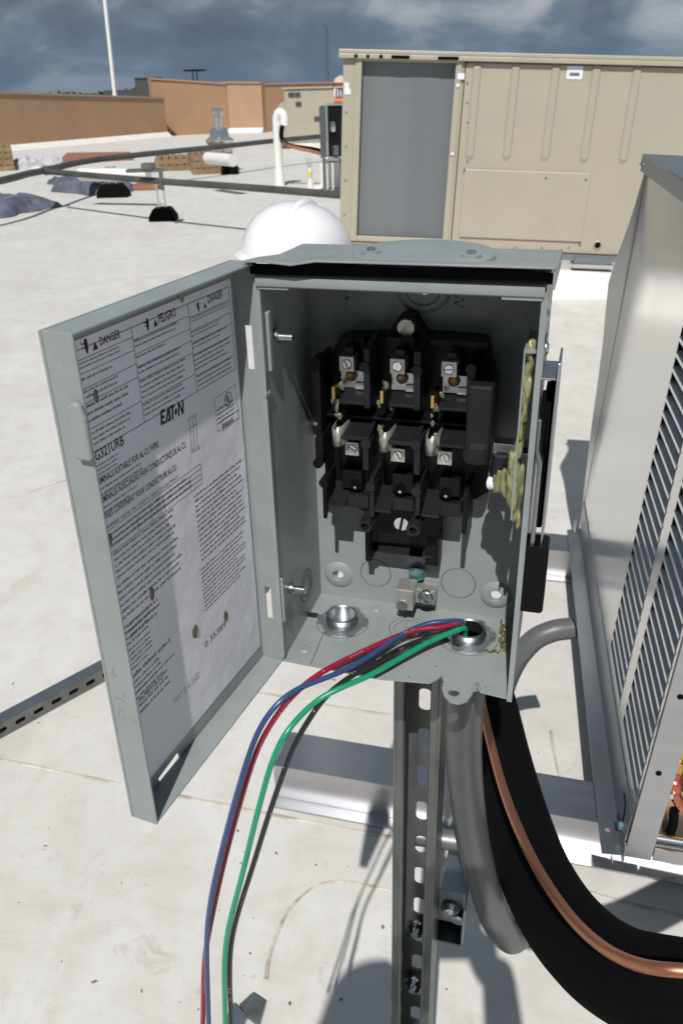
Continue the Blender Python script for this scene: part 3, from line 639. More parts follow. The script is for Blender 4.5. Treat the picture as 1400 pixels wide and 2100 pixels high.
CU = thing('condensing_unit', 'bare galvanised condensing unit with louvered side, on aluminium rails', 'condenser', CM)
CW, CD, CHt = .85, 1.345, 1.12
s0, s1, s2, s3, h0, h1 = .018, .240, .298, .512, .120, 1.03
# louvered side panel: frame around two openings
mb = MB(); mb.prism([(.006, .006), (CD, .006), (CD, CHt), (.006, CHt)], 0, .0015, 'x', holes=[[(s0, h0), (s1, h0), (s1, h1), (s0, h1)], [(s2, h0), (s3, h0), (s3, h1), (s2, h1)]])
sp = obj('louver_panel', mb, M_GALVS, CU)
mb = MB(); mb.box(.034, .038, .012, .56, h0 - .02, h1 + .02); obj('dark_inside_sheet', mb, M_RUBBER, CU)  # black sheet paints the unlit inside of the unit behind the slats
def slat(sa, sb):
    b = MB(); p = .0315
    prof = [(.0150, p * .62), (-.0010, p * .36), (-.0016, p * .33), (-.0016, p * .12), (-.0004, p * .12), (-.0002, p * .31), (.0150, p * .58)]
    n = len(prof); vs = [(x, sa, z) for x, z in prof] + [(x, sb, z) for x, z in prof]
    b.add(vs, [(i, (i + 1) % n, n + (i + 1) % n, n + i) for i in range(n)] + [tuple(range(n)), tuple(range(n, 2 * n))])
    me = mesh('louver_slat', b, merge=False); me.materials.append(M_GALVD); me.materials.append(M_GALVS)
    for i in (1, 2, 3): me.polygons[i].material_index = 1  # brighter copy on the lip faces paints in the reflected roof
    return me
m1, m2 = slat(s0 + .001, s1 - .001), slat(s2 + .001, s3 - .001)
nl = int((h1 - h0) / .0315)
for k in range(nl):
    for me in (m1, m2):
        o = obj('louver_slat', me, None, CU); o.location = (0, 0, h0 + .0015 + k * .0315)
mb = MB(); mb.prism([(-.043, .006), (-.043, CD - .02), (-.004, CD + .005), (-.001, CD + .005), (-.001, -.002), (-.043, -.006)], 0.0, .0022, 'z', holes=[circ(-.026, .055, .006, 14)])
obj('mounting_flange', mb, M_GALVD, CU)
mb = MB(); mb.box(-.0035, -.0005, .0065, CD, .0026, .098); obj('base_pan_side', mb, M_GALVD, CU)
mb = MB(); mb.prism([(.075 + .028 * cos(t), .045 + .034 * sin(t)) for t in [radians(60 + 240 * k / 10) for k in range(11)]] + [(.075 + .022 * cos(t), .045 + .029 * sin(t)) for t in [radians(300 - 240 * k / 10) for k in range(11)]], -.0045, -.0036, 'x'); obj('slot', mb, M_RUBBER, CU)
mb = MB(); mb.lathe([(.009, .0), (.009, .007), (.006, .009), (0, .009)], (-.0036, .045, .030), (-1, 0, 0), 6); obj('hex_bolt', mb, M_TEAL, CU)
mb = MB(); mb.lathe([(.007, .0), (.006, .004), (0, .006)], (-.001, 1.31, .025), (-1, 0, 0), 12); mb.cyl((-.02, 1.31, .005), (-.02, 1.31, .05), .006, seg=10); obj('corner_bolt', mb, M_CHROME, CU, smooth=40)
# top cap
mb = MB(); mb.box(-.014, CW + .01, -.014, CD + .045, CHt + .036, CHt + .039); mb.box(-.014, -.0125, -.014, CD + .045, CHt - .004, CHt + .0355); mb.box(-.012, CW, -.014, -.0125, CHt - .004, CHt + .0355)
obj('top_cap', mb, M_GALVD, CU, bevel=.0008)
mb = MB(); mb.lathe([(.010, 0), (.011, .004), (.006, .007), (0, .008)], (-.0142, CD + .008, CHt + .012), (-1, 0, 0), 12); obj('cap_screw', mb, M_CHROME, CU, smooth=50)
# body behind panels: rear, right side, floor, front
mb = MB(); mb.box(.004, CW, CD - .003, CD - .0005, .004, CHt); obj('rear_panel', mb, M_GALVS, CU)
mb = MB(); mb.box(CW - .002, CW, .004, CD - .004, .004, CHt); obj('far_side_panel', mb, M_GALVS, CU)
mb = MB(); mb.box(.002, CW - .003, .004, CD - .004, .004, .008); obj('base_pan', mb, M_GALVS, CU)
mb = MB(); mb.box(.0, .050, -.003, -.0005, .0, CHt); mb.box(-.004, -.0006, -.012, .004, -.008, .03)
obj('corner_post', mb, M_ALU, CU, bevel=.0006)
mb = MB(); mb.box(.052, CW, -.003, -.0005, .002, .034); obj('front_sill', mb, M_ALU, CU)
mb = MB(); mb.box(.052, CW, .03, .036, .008, .012); mb.cyl((.055, .028, .030), (CW, .028, .030), .012, seg=10); obj('sill_roll', mb, M_CHROME, CU, smooth=40)
mb = MB(); mb.box(.052, CW, -.003, -.0005, .56, CHt); obj('front_panel', mb, M_GALVS, CU)
mb = MB(); mb.box(.052, CW - .01, .30, .303, .01, CHt - .01); obj('inner_divider', mb, M_BRONZE, CU)
for z in (.224, .402, .58, .75):
    b = MB(); b.cyl((.020, -.0042, z), (.020, -.0031, z), .0055, seg=12); obj('screw_hole', b, M_RUBBER, CU)
# loose corner sheet bowed out at the rear edge
RP = CO + dv * (CD + .012)
def cr(px, py): v = CMI @ gp(px, py, RP, dv); return v.x, v.z
outl = [cr(*q) for q in ((1320, 352), (1302, 415), (1284, 470), (1262, 530), (1246, 580), (1240, 640), (1235, 700), (1226, 770), (1212, 870), (1200, 970), (1190, 1060), (1196, 1066))]
inn = [(.03, z) for z in (.02, .2, .4, .6, .8, CHt - .01)]
mb = MB(); mb.prism(outl + inn, CD + .006, CD + .008, 'y'); obj('rear_corner_sheet', mb, M_GALVS, CU)
# service valves seen in the opening
vx, vz = cf(1389, 1572, .05)
mb = MB(); mb.lathe([(.012, -.012), (.014, -.010), (.014, .006), (.010, .009), (.010, .013), (.007, .016), (.004, .016), (.004, .010), (0, .010)], (vx, .05, vz), (0, -.25, 1), 6)
obj('valve_cap', mb, M_BRASS, CU, bevel=.001)
mb = MB(); mb.tube(spline([(vx, .05, vz - .012), (vx, .05, vz - .03), (vx + .004, .05, vz - .05), (vx + .012, .05, vz - .075), (vx + .03, .05, vz - .10)], 6), [.0125] * 6 + [.0165] * 8 + [.011] * 11, 14); obj('valve_body', mb, M_PINK, CU, smooth=40)
mb = MB(); mb.tube(spline([(vx + .02, .05, .012), (vx + .022, .05, .05), (vx + .016, .05, .09)], 6), .009, 12); obj('suction_stub', mb, M_RUBBER, CU, smooth=40)
mb = MB(); mb.box(vx - .012, .5, .12, .123, vz - .05, vz + .12); obj('valve_plate', mb, M_BRASS, CU)
mb = MB(); mb.cyl((vx - .003, .036, vz - .062), (vx - .004, .036, vz - .052), .009, .007, 12); obj('fitting_ring', mb, M_CHROME, CU, smooth=40)

# ================================================================== LINE SET AND CONDUITS
def AD(px, py, d): return CAM + ray(px, py) * d      # point at axial depth d
foam = [AD(985, 1395, 1.12), AD(1004, 1470, 1.08), AD(1024, 1560, 1.02), AD(1056, 1680, .94), AD(1102, 1805, .86), AD(1170, 1913, .77), AD(1266, 1995, .69), AD(1390, 2035, .63), AD(1540, 2050, .62), AD(1700, 2000, .70), AD(1740, 1850, .95)]
mb = MB(); mb.tube(spline(foam, 10), .0385, 24); obj('insulated_line', mb, M_FOAM, smooth=60, label='thick black foam-insulated refrigerant line sweeping to lower right', cat='pipe')
cop = [AD(983, 1420, 1.0), AD(1000, 1500, .955), AD(1032, 1620, .875), AD(1080, 1740, .79), AD(1140, 1842, .715), AD(1205, 1918, .655), AD(1285, 1970, .60), AD(1390, 1990, .57), AD(1540, 1985, .58), AD(1690, 1930, .68), AD(1720, 1800, .92)]
mb = MB(); mb.tube(spline(cop, 10), .0048, 16); obj('copper_line', mb, M_COPPER, smooth=60, label='bare copper tube curving in front of the black insulated line', cat='pipe')

# ================================================================== THE OPEN SWITCH BOX
YAW = 0.28896419
BO = Vector((-0.04559153, 0.50066061, HC - 0.10227066))
BM = Matrix.Translation(BO) @ Matrix.Rotation(-YAW, 4, 'Z'); BMI = BM.inverted()
ba = Vector((cos(YAW), -sin(YAW), 0)); bb = Vector((sin(YAW), cos(YAW), 0))
BW, BH, BD = .165, .279, .0935
def bl(px, py, y=0.0):                    # photo pixel -> (x, z) in the box's own frame at depth y
    v = BMI @ gp(px, py, BO + bb * y, bb); return v.x, v.z
def bz(px, py, z):                        # -> (x, y) on the horizontal plane at box height z
    v = BMI @ gz(px, py, BO.z + z); return v.x, v.y
BX = thing('safety_switch', 'open grey electrical switch box with door swung left, mounted on strut post', 'switch box', BM)
T = .0015
def hole_at(px, py, r, y): c = bl(px, py, y); return circ(c[0], c[1], r, 18)
mb = MB(); mb.prism([(0, -BH), (BW, -BH), (BW, 0), (0, 0)], BD, BD + T, 'y', holes=[hole_at(695, 1178, .0040, BD), hole_at(1016, 1220, .0042, BD)])
obj('back_wall', mb, M_PAINT, BX)
for px, py in ((695, 1178), (1016, 1220)):
    c = bl(px, py, BD); mb = MB(); mb.lathe([(.0046, 0), (.0050, .0022), (.0092, .0022), (.0122, .0)], (c[0], BD - .0002, c[1]), (0, -1, 0), 28, cap=False); obj('hole_boss', mb, M_PAINT, BX, smooth=50)
def wall_prism(x0, x1): return MB().prism([(-.001, -BH), (BD + T, -BH), (BD + T, 0), (-.001, 0)], x0, x1, 'x')
obj('left_wall', wall_prism(-T, -.0001), M_PAINT, BX)
# right wall has the shaft slot
mb = MB(); mb.prism([(-.001, -BH), (BD + T, -BH), (BD + T, 0), (-.001, 0)], BW + .0001, BW + T, 'x'); obj('right_wall', mb, M_PAINT, BX)
# returns on the wall fronts
mb = MB(); mb.box(-T - .0012, .0010, -.0016, -.0011, -BH + .004, -.0035); obj('left_edge_return', mb, M_PAINT, BX)
mb = MB(); mb.box(BW - .0006, BW + T + .0014, -.0016, -.0011, -BH - .004, -.0035); obj('right_edge_return', mb, M_PAINT, BX)
mb = MB(); mb.box(0, .019, -.0024, -.0010, -.0046, -.0028); obj('corner_tab', mb, M_PAINT, BX)
mb = MB(); mb.box(BW - .022, BW, -.0024, -.0010, -.0050, -.0032); obj('corner_tab', mb, M_PAINT, BX)
# top: sheet, rolled front lip, rain hood with painted shade line, hub cover plate
mb = MB(); mb.box(-T, BW + T, .004, BD + T, .0003, .0020); obj('top_wall', mb, M_PAINT, BX)
mb = MB(); mb.prism([(.0045, .0036), (-.0012, .0044), (-.0034, .0028), (-.0040, .0000), (-.0034, -.0026), (-.0018, -.0036), (-.0008, -.0032), (-.0012, -.0020), (-.0022, .0), (-.0016, .0022), (.0045, .0024)], -.0008, BW + .0008, 'x')
obj('top_lip', mb, M_PAINT, BX, smooth=35)
hd = [bz(510, 541, .0135), bz(618, 552, .0135), bz(700, 549, .0135), bz(900, 553, .0135), bz(1134, 558, .0135)]
mb = MB(); vs = []; n = 12
for k in range(n + 1):
    u = k / n; x = -.0045 + (BW + .0100) * u
    dip = .0022 * max(0, 1 - abs(u - .17) / .07) if u > .1 else 0
    yf = -.0122 + .0010 * u
    zf = .0136 - dip * .6 + (.0012 if u > .2 else 0)
    for (y, z) in ((yf, zf - .0012), (yf, zf), (.012, .0112), (.050, .0062), (BD + .0045, .0048), (BD + .0045, .0030), (.050, .0046), (.012, .0096)): vs.append((x, y, z))
fs = []
for k in range(n):
    for i in range(8): fs.append((k * 8 + i, k * 8 + (i + 1) % 8, (k + 1) * 8 + (i + 1) % 8, (k + 1) * 8 + i))
fs += [tuple(range(8)), tuple(range(n * 8, n * 8 + 8))]
mb.add(vs, fs); obj('rain_hood', mb, M_PAINT, BX, bevel=.0004)
mb = MB(); mb.box(-.003, BW + .0045, -.0050, -.0040, .0046, .0106); obj('hood_shade_strip', mb, M_RUBBER, BX)  # black strip paints the shade in the gap below the hood
mb = MB(); mb.box(BW + .0050, BW + .0062, -.0110, .06, .0030, .0122); obj('hood_end', mb, M_PAINT, BX)
hx, hy = .0880, .0560
mb = MB(); mb.lathe([(.0445, .0), (.0445, .0026), (.0430, .0042), (.036, .0050), (.020, .0054), (0, .0056)], (hx, hy, .0052), seg=48); obj('hub_cover', mb, M_PAINT, BX, smooth=40)
for px, py in ((760, 512), (966, 519)):
    c = bz(px, py, .012); mb = MB(); mb.lathe([(.0075, 0), (.0075, .002), (.0060, .003), (.0060, .006), (0, .0064)], (c[0], c[1], .0055), seg=14); b_ = obj('hub_boss', mb, M_PAINT, BX, smooth=40)
    mb = MB(); mb.cyl((c[0], c[1], .0118), (c[0], c[1], .0134), .0028, seg=8); obj('hub_screw', mb, M_ZINC, b_)
# bottom plate, traced on its plane
bo = [bz(*q, -BH) for q in ((581, 1353), (780, 1391), (880, 1399), (893, 1393), (906, 1384), (911, 1388), (906, 1410))]
tab = [bz(*q, -BH) for q in ((910, 1425), (922, 1438), (940, 1442), (958, 1436), (968, 1422), (972, 1402), (979, 1398), (986, 1412), (1036, 1425), (1042, 1395))]
poly = [(-T, BD)] + [(-T, bo[0][1])] + bo + tab + [(BW + T, -.004), (BW + T, BD)]
hubL = bz(702, 1278, -BH); hubR = bz(960, 1308, -BH)
th_ = bz(930, 1420, -BH)
mb = MB(); mb.prism(poly, -BH - .0016, -BH, 'z', holes=[circ(hubL[0], hubL[1], .0128, 28), circ(hubR[0], hubR[1], .0128, 28), circ(th_[0], th_[1], .0042, 18)])
obj('bottom_plate', mb, M_PAINT, BX)
mb = MB()
mb.prism([bz(*q, -BH - .0022) for q in ((976, 1402), (984, 1418), (1034, 1430), (1040, 1430), (1042, 1395), (1000, 1380))], -BH - .0036, -BH - .0019, 'z'); obj('bottom_flange', mb, M_PAINT, BX)
def ring(cx, cy, r, w, axis, c, parent, name, material, n=40, a0=0, a1=360, h=.00012):
    b = MB(); vs = []; fs = []
    k = n if a1 - a0 >= 360 else n + 1
    for i in range(k):
        a = radians(a0 + (a1 - a0) * i / n)
        for rr, dh in ((r - w, 0), (r, 1), (r + w, 0)):
            p = (cx + rr * cos(a), cy + rr * sin(a)); hh = c + h * dh
            vs.append({'y': (p[0], hh, p[1]), 'z': (p[0], p[1], hh), 'x': (hh, p[0], p[1])}[axis])
    for i in range(n if a1 - a0 >= 360 else k - 1):
        j = (i + 1) % k
        for t in range(2): fs.append((i * 3 + t, i * 3 + t + 1, j * 3 + t + 1, j * 3 + t))
    b.add(vs, fs); return obj(name, b, material, parent)
for px, py, r in ((770, 1175, .0125), (939, 1196, .0135)):
    c = bl(px, py, BD); ring(c[0], c[1], r, .00035, 'y', BD - .0001, BX, 'knockout', M_GROOVE, h=-.0003)
c = bz(838, 1290, -BH)
ring(c[0], c[1], .0155, .0003, 'z', -BH + .0001, BX, 'knockout', M_GROOVE); ring(c[0], c[1], .0115, .0003, 'z', -BH + .0001, BX, 'knockout', M_GROOVE)
ring(hubL[0], hubL[1], .0205, .0003, 'z', -BH + .0001, BX, 'knockout', M_GROOVE); ring(hubR[0], hubR[1], .0225, .0003, 'z', -BH + .0001, BX, 'knockout', M_GROOVE)
a_, b_ = bz(637, 1362, -BH), bz(664, 1296, -BH)
mb = MB(); mb.tube([(a_[0], a_[1], -BH + .0001), (b_[0], b_[1], -BH + .0001)], .00035, 4); obj('plate_seam', mb, M_GROOVE, BX)
for q in ((625, 1332), (772, 1249)):
    c = bz(*q, -BH); mb = MB(); mb.lathe([(.0042, 0), (.0036, .0010), (.0026, .0012), (0, .0005)], (c[0], c[1], -BH + .0001), seg=16); obj('dimple', mb, M_PAINT, BX, smooth=60)
# left wall furniture: concentric knockout, embossed bars, two studs
def lw(px, py):                            # pixel -> (y, z) on the left inner wall
    v = BMI @ gp(px, py, BO, ba); return v.y, v.z
c = lw(628, 1200)
for r in (.0130, .0085): ring(c[0], c[1], r, .0006, 'x', .0001, BX, 'knockout', M_GROOVE, h=.0003)
for (qa, qb) in (((541, 640), (553, 760)), ((566, 1195), (575, 1280))):
    a_, b_ = lw(*qa), lw(*qb); y0, y1 = sorted((a_[0], b_[0])); mb = MB(); mb.box(.0001, .0026, max(.002, y0), max(y1, y0 + .006), b_[1], a_[1]); obj('hinge_boss', mb, M_PAINT, BX, bevel=.0012, bseg=3)
for q, L in (((562, 690), .0135), ((595, 1206), .0120)):
    c = lw(*q); mb = MB(); mb.lathe([(.0042, 0), (.0042, .003), (.0030, .0034)] + [(.0030 if k % 2 else .0024, .0036 + k * .0006) for k in range(int((L - .0036) / .0006))] + [(0, L)], (.0002, c[0], c[1]), (1, 0, 0), 14); obj('hinge_screw', mb, M_ZINC, BX, smooth=30)
for q in ((551, 806), (545, 810)):
    c = lw(*q); mb = MB(); mb.cyl((.0002, c[0], c[1]), (.0012, c[0], c[1]), .0022, seg=10); obj('rivet', mb, M_PAINT, BX)
# springs hanging in the upper back wall
for px, py0, py1 in ((716, 585, 620), (942, 588, 630)):
    y = BD - .012; xa, za = bl(px, py0, y); xb, zb_ = bl(px, py1, y); P = []
    for k in range(73):
        a = 2 * pi * k / 12; P.append((xa + .0026 * cos(a), y + .0026 * sin(a), -.002 + (zb_ + .002) * k / 72))
    mb = MB(); mb.tube(P, .0009, 6); obj('spring', mb, M_PAINT, BX, smooth=60)
# recessed keyhole boss at the top of the back wall
c = bl(868, 597, BD)
mb = MB(); mb.lathe([(.0150, 0), (.0118, .0030), (.0095, .0030), (.0085, .0012), (0, .0010)], (c[0], BD - .0002, c[1]), (0, -1, 0), 32, sx=1.0, sy=1.25); kb = obj('keyhole_boss', mb, M_PAINT, BX, smooth=40)
def screw(px, py, y, r, parent, material, ang, name='screw', depth=.0025, z=None, xz=None):
    c = xz if xz else bl(px, py, y); b = MB()
    b.cyl((c[0], y, c[1]), (c[0], y + depth, c[1]), r * 1.02, seg=18)
    g = r * .14; t = radians(ang)
    for s in (1, -1):
        ap = math.asin(.17); P = [(r * cos(a), r * sin(a)) for a in [ap + (pi - 2 * ap) * k / 10 for k in range(11)]]
        P = [(x, s * z_) for x, z_ in P]; P = [(x * cos(t) - z_ * sin(t) + c[0], x * sin(t) + z_ * cos(t) + c[1]) for x, z_ in P]
        b.prism(P, y - .0014, y + .0001, 'y')
    return obj(name, b, material, parent, bevel=.0002)
screw(870, 588, BD - .0044, .0052, BX, M_CHROME, 70, 'mounting_screw')

# ---- fuse block (black)
FB = obj('fuse_block', MB().prism([bl(*q, .076) for q in ((668, 1000), (655, 760), (700, 690), (792, 688), (806, 668), (815, 652), (832, 645), (848, 650), (858, 668), (872, 688), (996, 698), (1010, 760), (1000, 1010), (905, 1060), (895, 1120), (760, 1110), (762, 1060))], .076, .0925, 'y'), M_BLACK, BX, bevel=.0006)
def fb(name, q0, q1, y0, y1, material=M_BLACK, bev=.0005, slope=0.0, parent=None):
    """block with front face spanning two pixels at depth y0, running back to depth y1"""
    xa, za = bl(*q0, y0); xb, zb_ = bl(*q1, y0); x0, x1 = sorted((xa, xb)); z0, z1 = sorted((za, zb_))
    b = MB()
    b.hexa([(x0, y0, z0), (x1, y0, z0), (x1, y1, z0 + slope), (x0, y1, z0 + slope)], [(x0, y0, z1), (x1, y0, z1), (x1, y1, z1 + slope), (x0, y1, z1 + slope)])
    return obj(name, b, material, parent or FB, bevel=bev)
def fin(name, pix, y0, y1, w, material=M_BLACK, knob=None):
    """upright fin: pixel line of its front edge (top, bottom) at depth y0, back to y1"""
    (xa, za), (xb, zb_) = bl(*pix[0], y0), bl(*pix[1], y0); x = (xa + xb) / 2
    b = MB(); b.prism([(y0, zb_), (y0, za), (y0 + .004, za + .0015), (y1, za + .003), (y1, zb_ - .001), (y0 + .006, zb_ + .008)][::-1], x - w / 2, x + w / 2, 'x')
    o = obj(name, b, material, FB, bevel=.0004)
    if knob:
        c = bl(*knob, y0); k = MB(); k.cyl((c[0], y0 - .0012, c[1]), (c[0], y0 + .012, c[1]), .0036, seg=14); obj('knob', k, material, FB, smooth=40)
    return o
YU = .048     # front depth of the upper tier
YL = .046     # front depth of the lower tier
YF = .050     # front depth of the foot section
# upper tier fins and shelves
fin('divider_fin', ((655, 745), (652, 950)), .050, .080, .0032, knob=(648, 742))
fin('divider_fin', ((750, 715), (752, 838)), .050, .080, .0042, M_BLACK2, knob=(747, 752))
fin('divider_fin', ((853, 722), (855, 842)), .050, .080, .0046, M_BLACK2, knob=(854, 760))
fin('divider_fin', ((966, 752), (962, 850)), .050, .080, .0054, M_BLACK2, knob=(965, 757))
for (q0, q1) in (((694, 822), (748, 832)), ((796, 828), (852, 838)), ((898, 836), (958, 846))):
    fb('shelf', q0, q1, YU, .078, M_BLACK2, slope=.0105)
for (q0, q1) in (((697, 690), (748, 722)), ((792, 690), (850, 720)), ((880, 695), (1000, 715))):
    fb('arc_chute', q0, q1, .066, .078)
fb('cross_barrier', (652, 846), (1000, 880), .064, .078)
# lower tier
for (q0, q1) in (((694, 893), (756, 906)), ((795, 903), (856, 917)), ((900, 912), (958, 922))):
    fb('shelf', q0, q1, YL, .078, M_BLACK2, slope=.0080)
fin('divider_fin', ((660, 900), (648, 955)), .046, .078, .0055, M_BLACK, knob=(652, 950))
fin('divider_fin', ((750, 905), (748, 965)), .046, .078, .0042, M_BLACK2, knob=(750, 910))
fin('divider_fin', ((858, 914), (850, 974)), .046, .078, .0042, M_BLACK2, knob=(852, 912))
for (q0, q1) in (((700, 965), (742, 1005)), ((804, 972), (846, 1012)), ((900, 980), (942, 1020))):
    fb('terminal_well', q0, q1, .066, .078)
for q in ((728, 994), (820, 1003), (914, 1012)):
    c = bl(*q, .0655); b = MB(); b.cyl((c[0], .0650, c[1]), (c[0], .0662, c[1]), .0044, seg=16); obj('screw_well', b, M_RUBBER, FB)
    b = MB(); b.cyl((c[0], .0644, c[1] - .0018), (c[0], .0652, c[1] - .0018), .0011, seg=8); obj('rivet', b, M_CHROME, FB)
# big charcoal actuator block at right
fb('actuator_block', (958, 790), (1003, 935), .040, .080, M_BLACK2, bev=.002)
fb('actuator_arm', (948, 905), (1003, 962), .038, .070, M_BLACK2, bev=.005)
# lower fins, ramps and foot
fin('foot_fin', ((663, 985), (668, 1064)), .050, .082, .0030, knob=(664, 990))
fin('foot_fin', ((760, 985), (763, 1062)), .050, .082, .0032, M_BLACK2, knob=(759, 998))
fin('foot_fin', ((853, 998), (858, 1058)), .050, .082, .0034, M_BLACK2, knob=(853, 1008))
fin('foot_fin', ((955, 1012), (950, 1096)), .050, .082, .0034)
for (q0, q1) in (((670, 1036), (705, 1042)), ((764, 1046), (800, 1054)), ((862, 1056), (898, 1064))):
    fb('ramp', q0, q1, .052, .078, M_BLACK2, slope=.010)
for (q0, q1) in (((706, 1012), (756, 1044)), ((804, 1022), (850, 1050)), ((898, 1030), (944, 1062))):
    fb('foot_web', q0, q1, .064, .080, M_BLACK2)
fb('foot_side', (748, 1085), (760, 1152), .074, .0925); fb('foot_side', (872, 1098), (898, 1162), .076, .0925, M_BLACK)
fb('foot_back', (760, 1060), (892, 1140), .082, .092); fb('foot_sill', (762, 1130), (885, 1146), .074, .0925, M_BLACK2, slope=.006)
for q in ((748, 1080), (846, 1088)):
    c = bl(*q, .046); b = MB(); b.lathe([(.0028, .004), (.0028, 0), (.0048, 0), (.0052, .0012), (.0052, .034)], (c[0], .046, c[1]), (0, 1, 0), 20); obj('pillar', b, M_BLACK2, FB, smooth=40)
screw(823, 1073, .0765, .0056, FB, M_CHROME, 80, 'block_screw')
screw(832, 672, .0735, .0058, FB, M_NICKEL, 55, 'block_screw')
# terminal lugs with slotted screws; bronze screws below the upper row
def lug(px, py, half, y, ang, kind):
    x, z = bl(px, py, y); L = half
    b = MB(); b.prism([(x - L, z - L), (x + L, z - L), (x + L, z + L * 1.05), (x - L, z + L * 1.05)], y, y + .012, 'y', holes=[circ(x, z, L * .68, 18)])
    o = obj('terminal_lug', b, M_NICKEL, FB, bevel=.0003)
    r = L * .60; b = MB(); b.cyl((x, y + .0022, z), (x, y + .008, z), r * 1.08, seg=18); obj('lug_well', b, M_RUBBER, FB)
    screw(px, py, y + .0012, r, FB, M_CHROME, ang, 'lug_screw', xz=(x, z))
for px, py, ang in ((710, 747, 115), (814, 752, 70), (920, 758, 5)):
    lug(px, py, .0050, .052, ang, 'u')
    b = MB(); x, z = bl(px + 6, py - 25, .056); b.box(x - .0028, x + .0028, .056, .062, z - .0022, z + .0030); obj('lug_tongue', b, M_BLACK2, FB)
    x, z = bl(px + 16, py + 30, .0615); b = MB(); b.box(x - .0095, x + .0075, .0615, .0630, z - .0065, z + .0060); obj('contact_plate', b, M_ZINC, FB, bevel=.0003)
    x, z = bl(px + 10, py + 24, .060); b = MB(); b.lathe([(.0040, .0), (.0040, -.0012), (.0028, -.0020), (.0015, -.0012), (0, -.0012)], (x, .0612, z), (0, 1, 0), 14); obj('contact_screw', b, M_BRONZE, FB, smooth=40)
    x, z = bl(px + 27, py + 45, .0595); b = MB(); b.box(x - .0032, x + .0032, .0595, .0610, z - .0022, z + .0022); obj('contact_pad', b, M_NICKEL, FB)
for px, py, ang in ((721, 921, 150), (815, 934, 120), (911, 940, 115)): lug(px, py, .0050, .056, ang, 'l')
# spring jaws: curved bright clips
for px, py in ((688, 897), (784, 908), (880, 916)):
    x, z = bl(px, py, .046); b = MB(); P = [(x - .0035 + .0072 * (1 - cos(t)) / 2 * 1.2, .0440 + .0075 * (1 - sin(t))) for t in [pi * k / 14 for k in range(15)]]
    P = [(x - .0042, .064)] + P + [(x + .0062, .066)]
    vs = [(p[0], p[1], z - .0062) for p in P] + [(p[0], p[1], z + .0062 + (.002 if i > 8 else 0)) for i, p in enumerate(P)]
    n = len(P); b.add(vs, [(i, i + 1, n + i + 1, n + i) for i in range(n - 1)])
    o = obj('fuse_clip', b, M_NICKEL, FB, smooth=60); sd = o.modifiers.new('thick', 'SOLIDIFY'); sd.thickness = .0007
for px, py in ((683, 806), (782, 814), (886, 824)):
    x, z = bl(px, py, .050); b = MB(); b.box(x - .0012, x + .0012, .0495, .070, z - .0045, z + .0045); obj('knife_blade', b, M_BRASS, FB, bevel=.0004)
# grease on the contacts
def blob(name, pts, rs, material, parent, seed=0, seg=16, n=8, amp=.45):
    P = spline(pts, n); R = []
    for i in range(len(P)):
        f = i / (len(P) - 1) * (len(rs) - 1); k = min(int(f), len(rs) - 2); R.append(rs[k] + (rs[k + 1] - rs[k]) * (f - k))
    b = MB(); b.tube(P, R, seg)
    vs = []
    for i, v in enumerate(b.v):
        c = P[min(i // seg, len(P) - 1)]; d = Vector(v) - c; k = 1 + amp * noise.noise(Vector(v) * 120 + Vector((seed, 0, 0))) + amp * .35 * noise.noise(Vector(v) * 330); vs.append(tuple(c + d * k))
    b.v = vs; return obj(name, b, material, parent, smooth=80)
def bp3(px, py, y): x, z = bl(px, py, y); return (x, y, z)
_ico = bmesh.new(); bmesh.ops.create_icosphere(_ico, subdivisions=2, radius=1.0); _iv = [v.co.copy() for v in _ico.verts]; _if = [tuple(v.index for v in f.verts) for f in _ico.faces]; _ico.free()
def clump(name, pts, material, parent, seed=0, squash=(1, 1, 1), amp=.5, vox=.00045, soft=4):
    b = MB()
    for i, (p, r) in enumerate(pts):
        p = Vector(p); vs = []
        for d in _iv:
            k = 1 + amp * noise.noise(d * 1.4 + Vector((seed + i * 3.7, seed, 0))) + amp * .5 * noise.noise(d * 3.1 + Vector((i, seed, 9)))
            vs.append((p.x + d.x * r * k * squash[0], p.y + d.y * r * k * squash[1], p.z + d.z * r * k * squash[2]))
        b.add(vs, _if)
    o = obj(name, b, material, parent, smooth=75); rm = o.modifiers.new('fuse', 'REMESH'); rm.mode = 'VOXEL'; rm.voxel_size = vox; rm.use_smooth_shade = True
    sm = o.modifiers.new('soft', 'SMOOTH'); sm.iterations = soft; sm.factor = .5
    return o
for i, (pa, pb, pc) in enumerate((((698, 790), (685, 818), (691, 846)), ((792, 792), (781, 826), (804, 838)), ((902, 806), (893, 838), (888, 862)))):
    rg = random.Random(i); P = []
    for (px, py) in (pa, pb, pc):
        for _ in range(3): P.append((bp3(px + rg.uniform(-6, 6), py + rg.uniform(-9, 9), .054 + rg.uniform(-.002, .003)), rg.uniform(.0013, .0027)))
    clump('grease', P, M_GREASE2, FB, i * 5.0, (.8, .6, 1.25))
for i, (px, py) in enumerate(((780, 886), (894, 902))):
    clump('grease', [(bp3(px - 2, py - 8, .0465), .0022), (bp3(px + 2, py + 3, .0455), .0028), (bp3(px + 4, py + 12, .047), .0018)], M_GREASE2, FB, 20 + i, (.8, .5, 1.2))

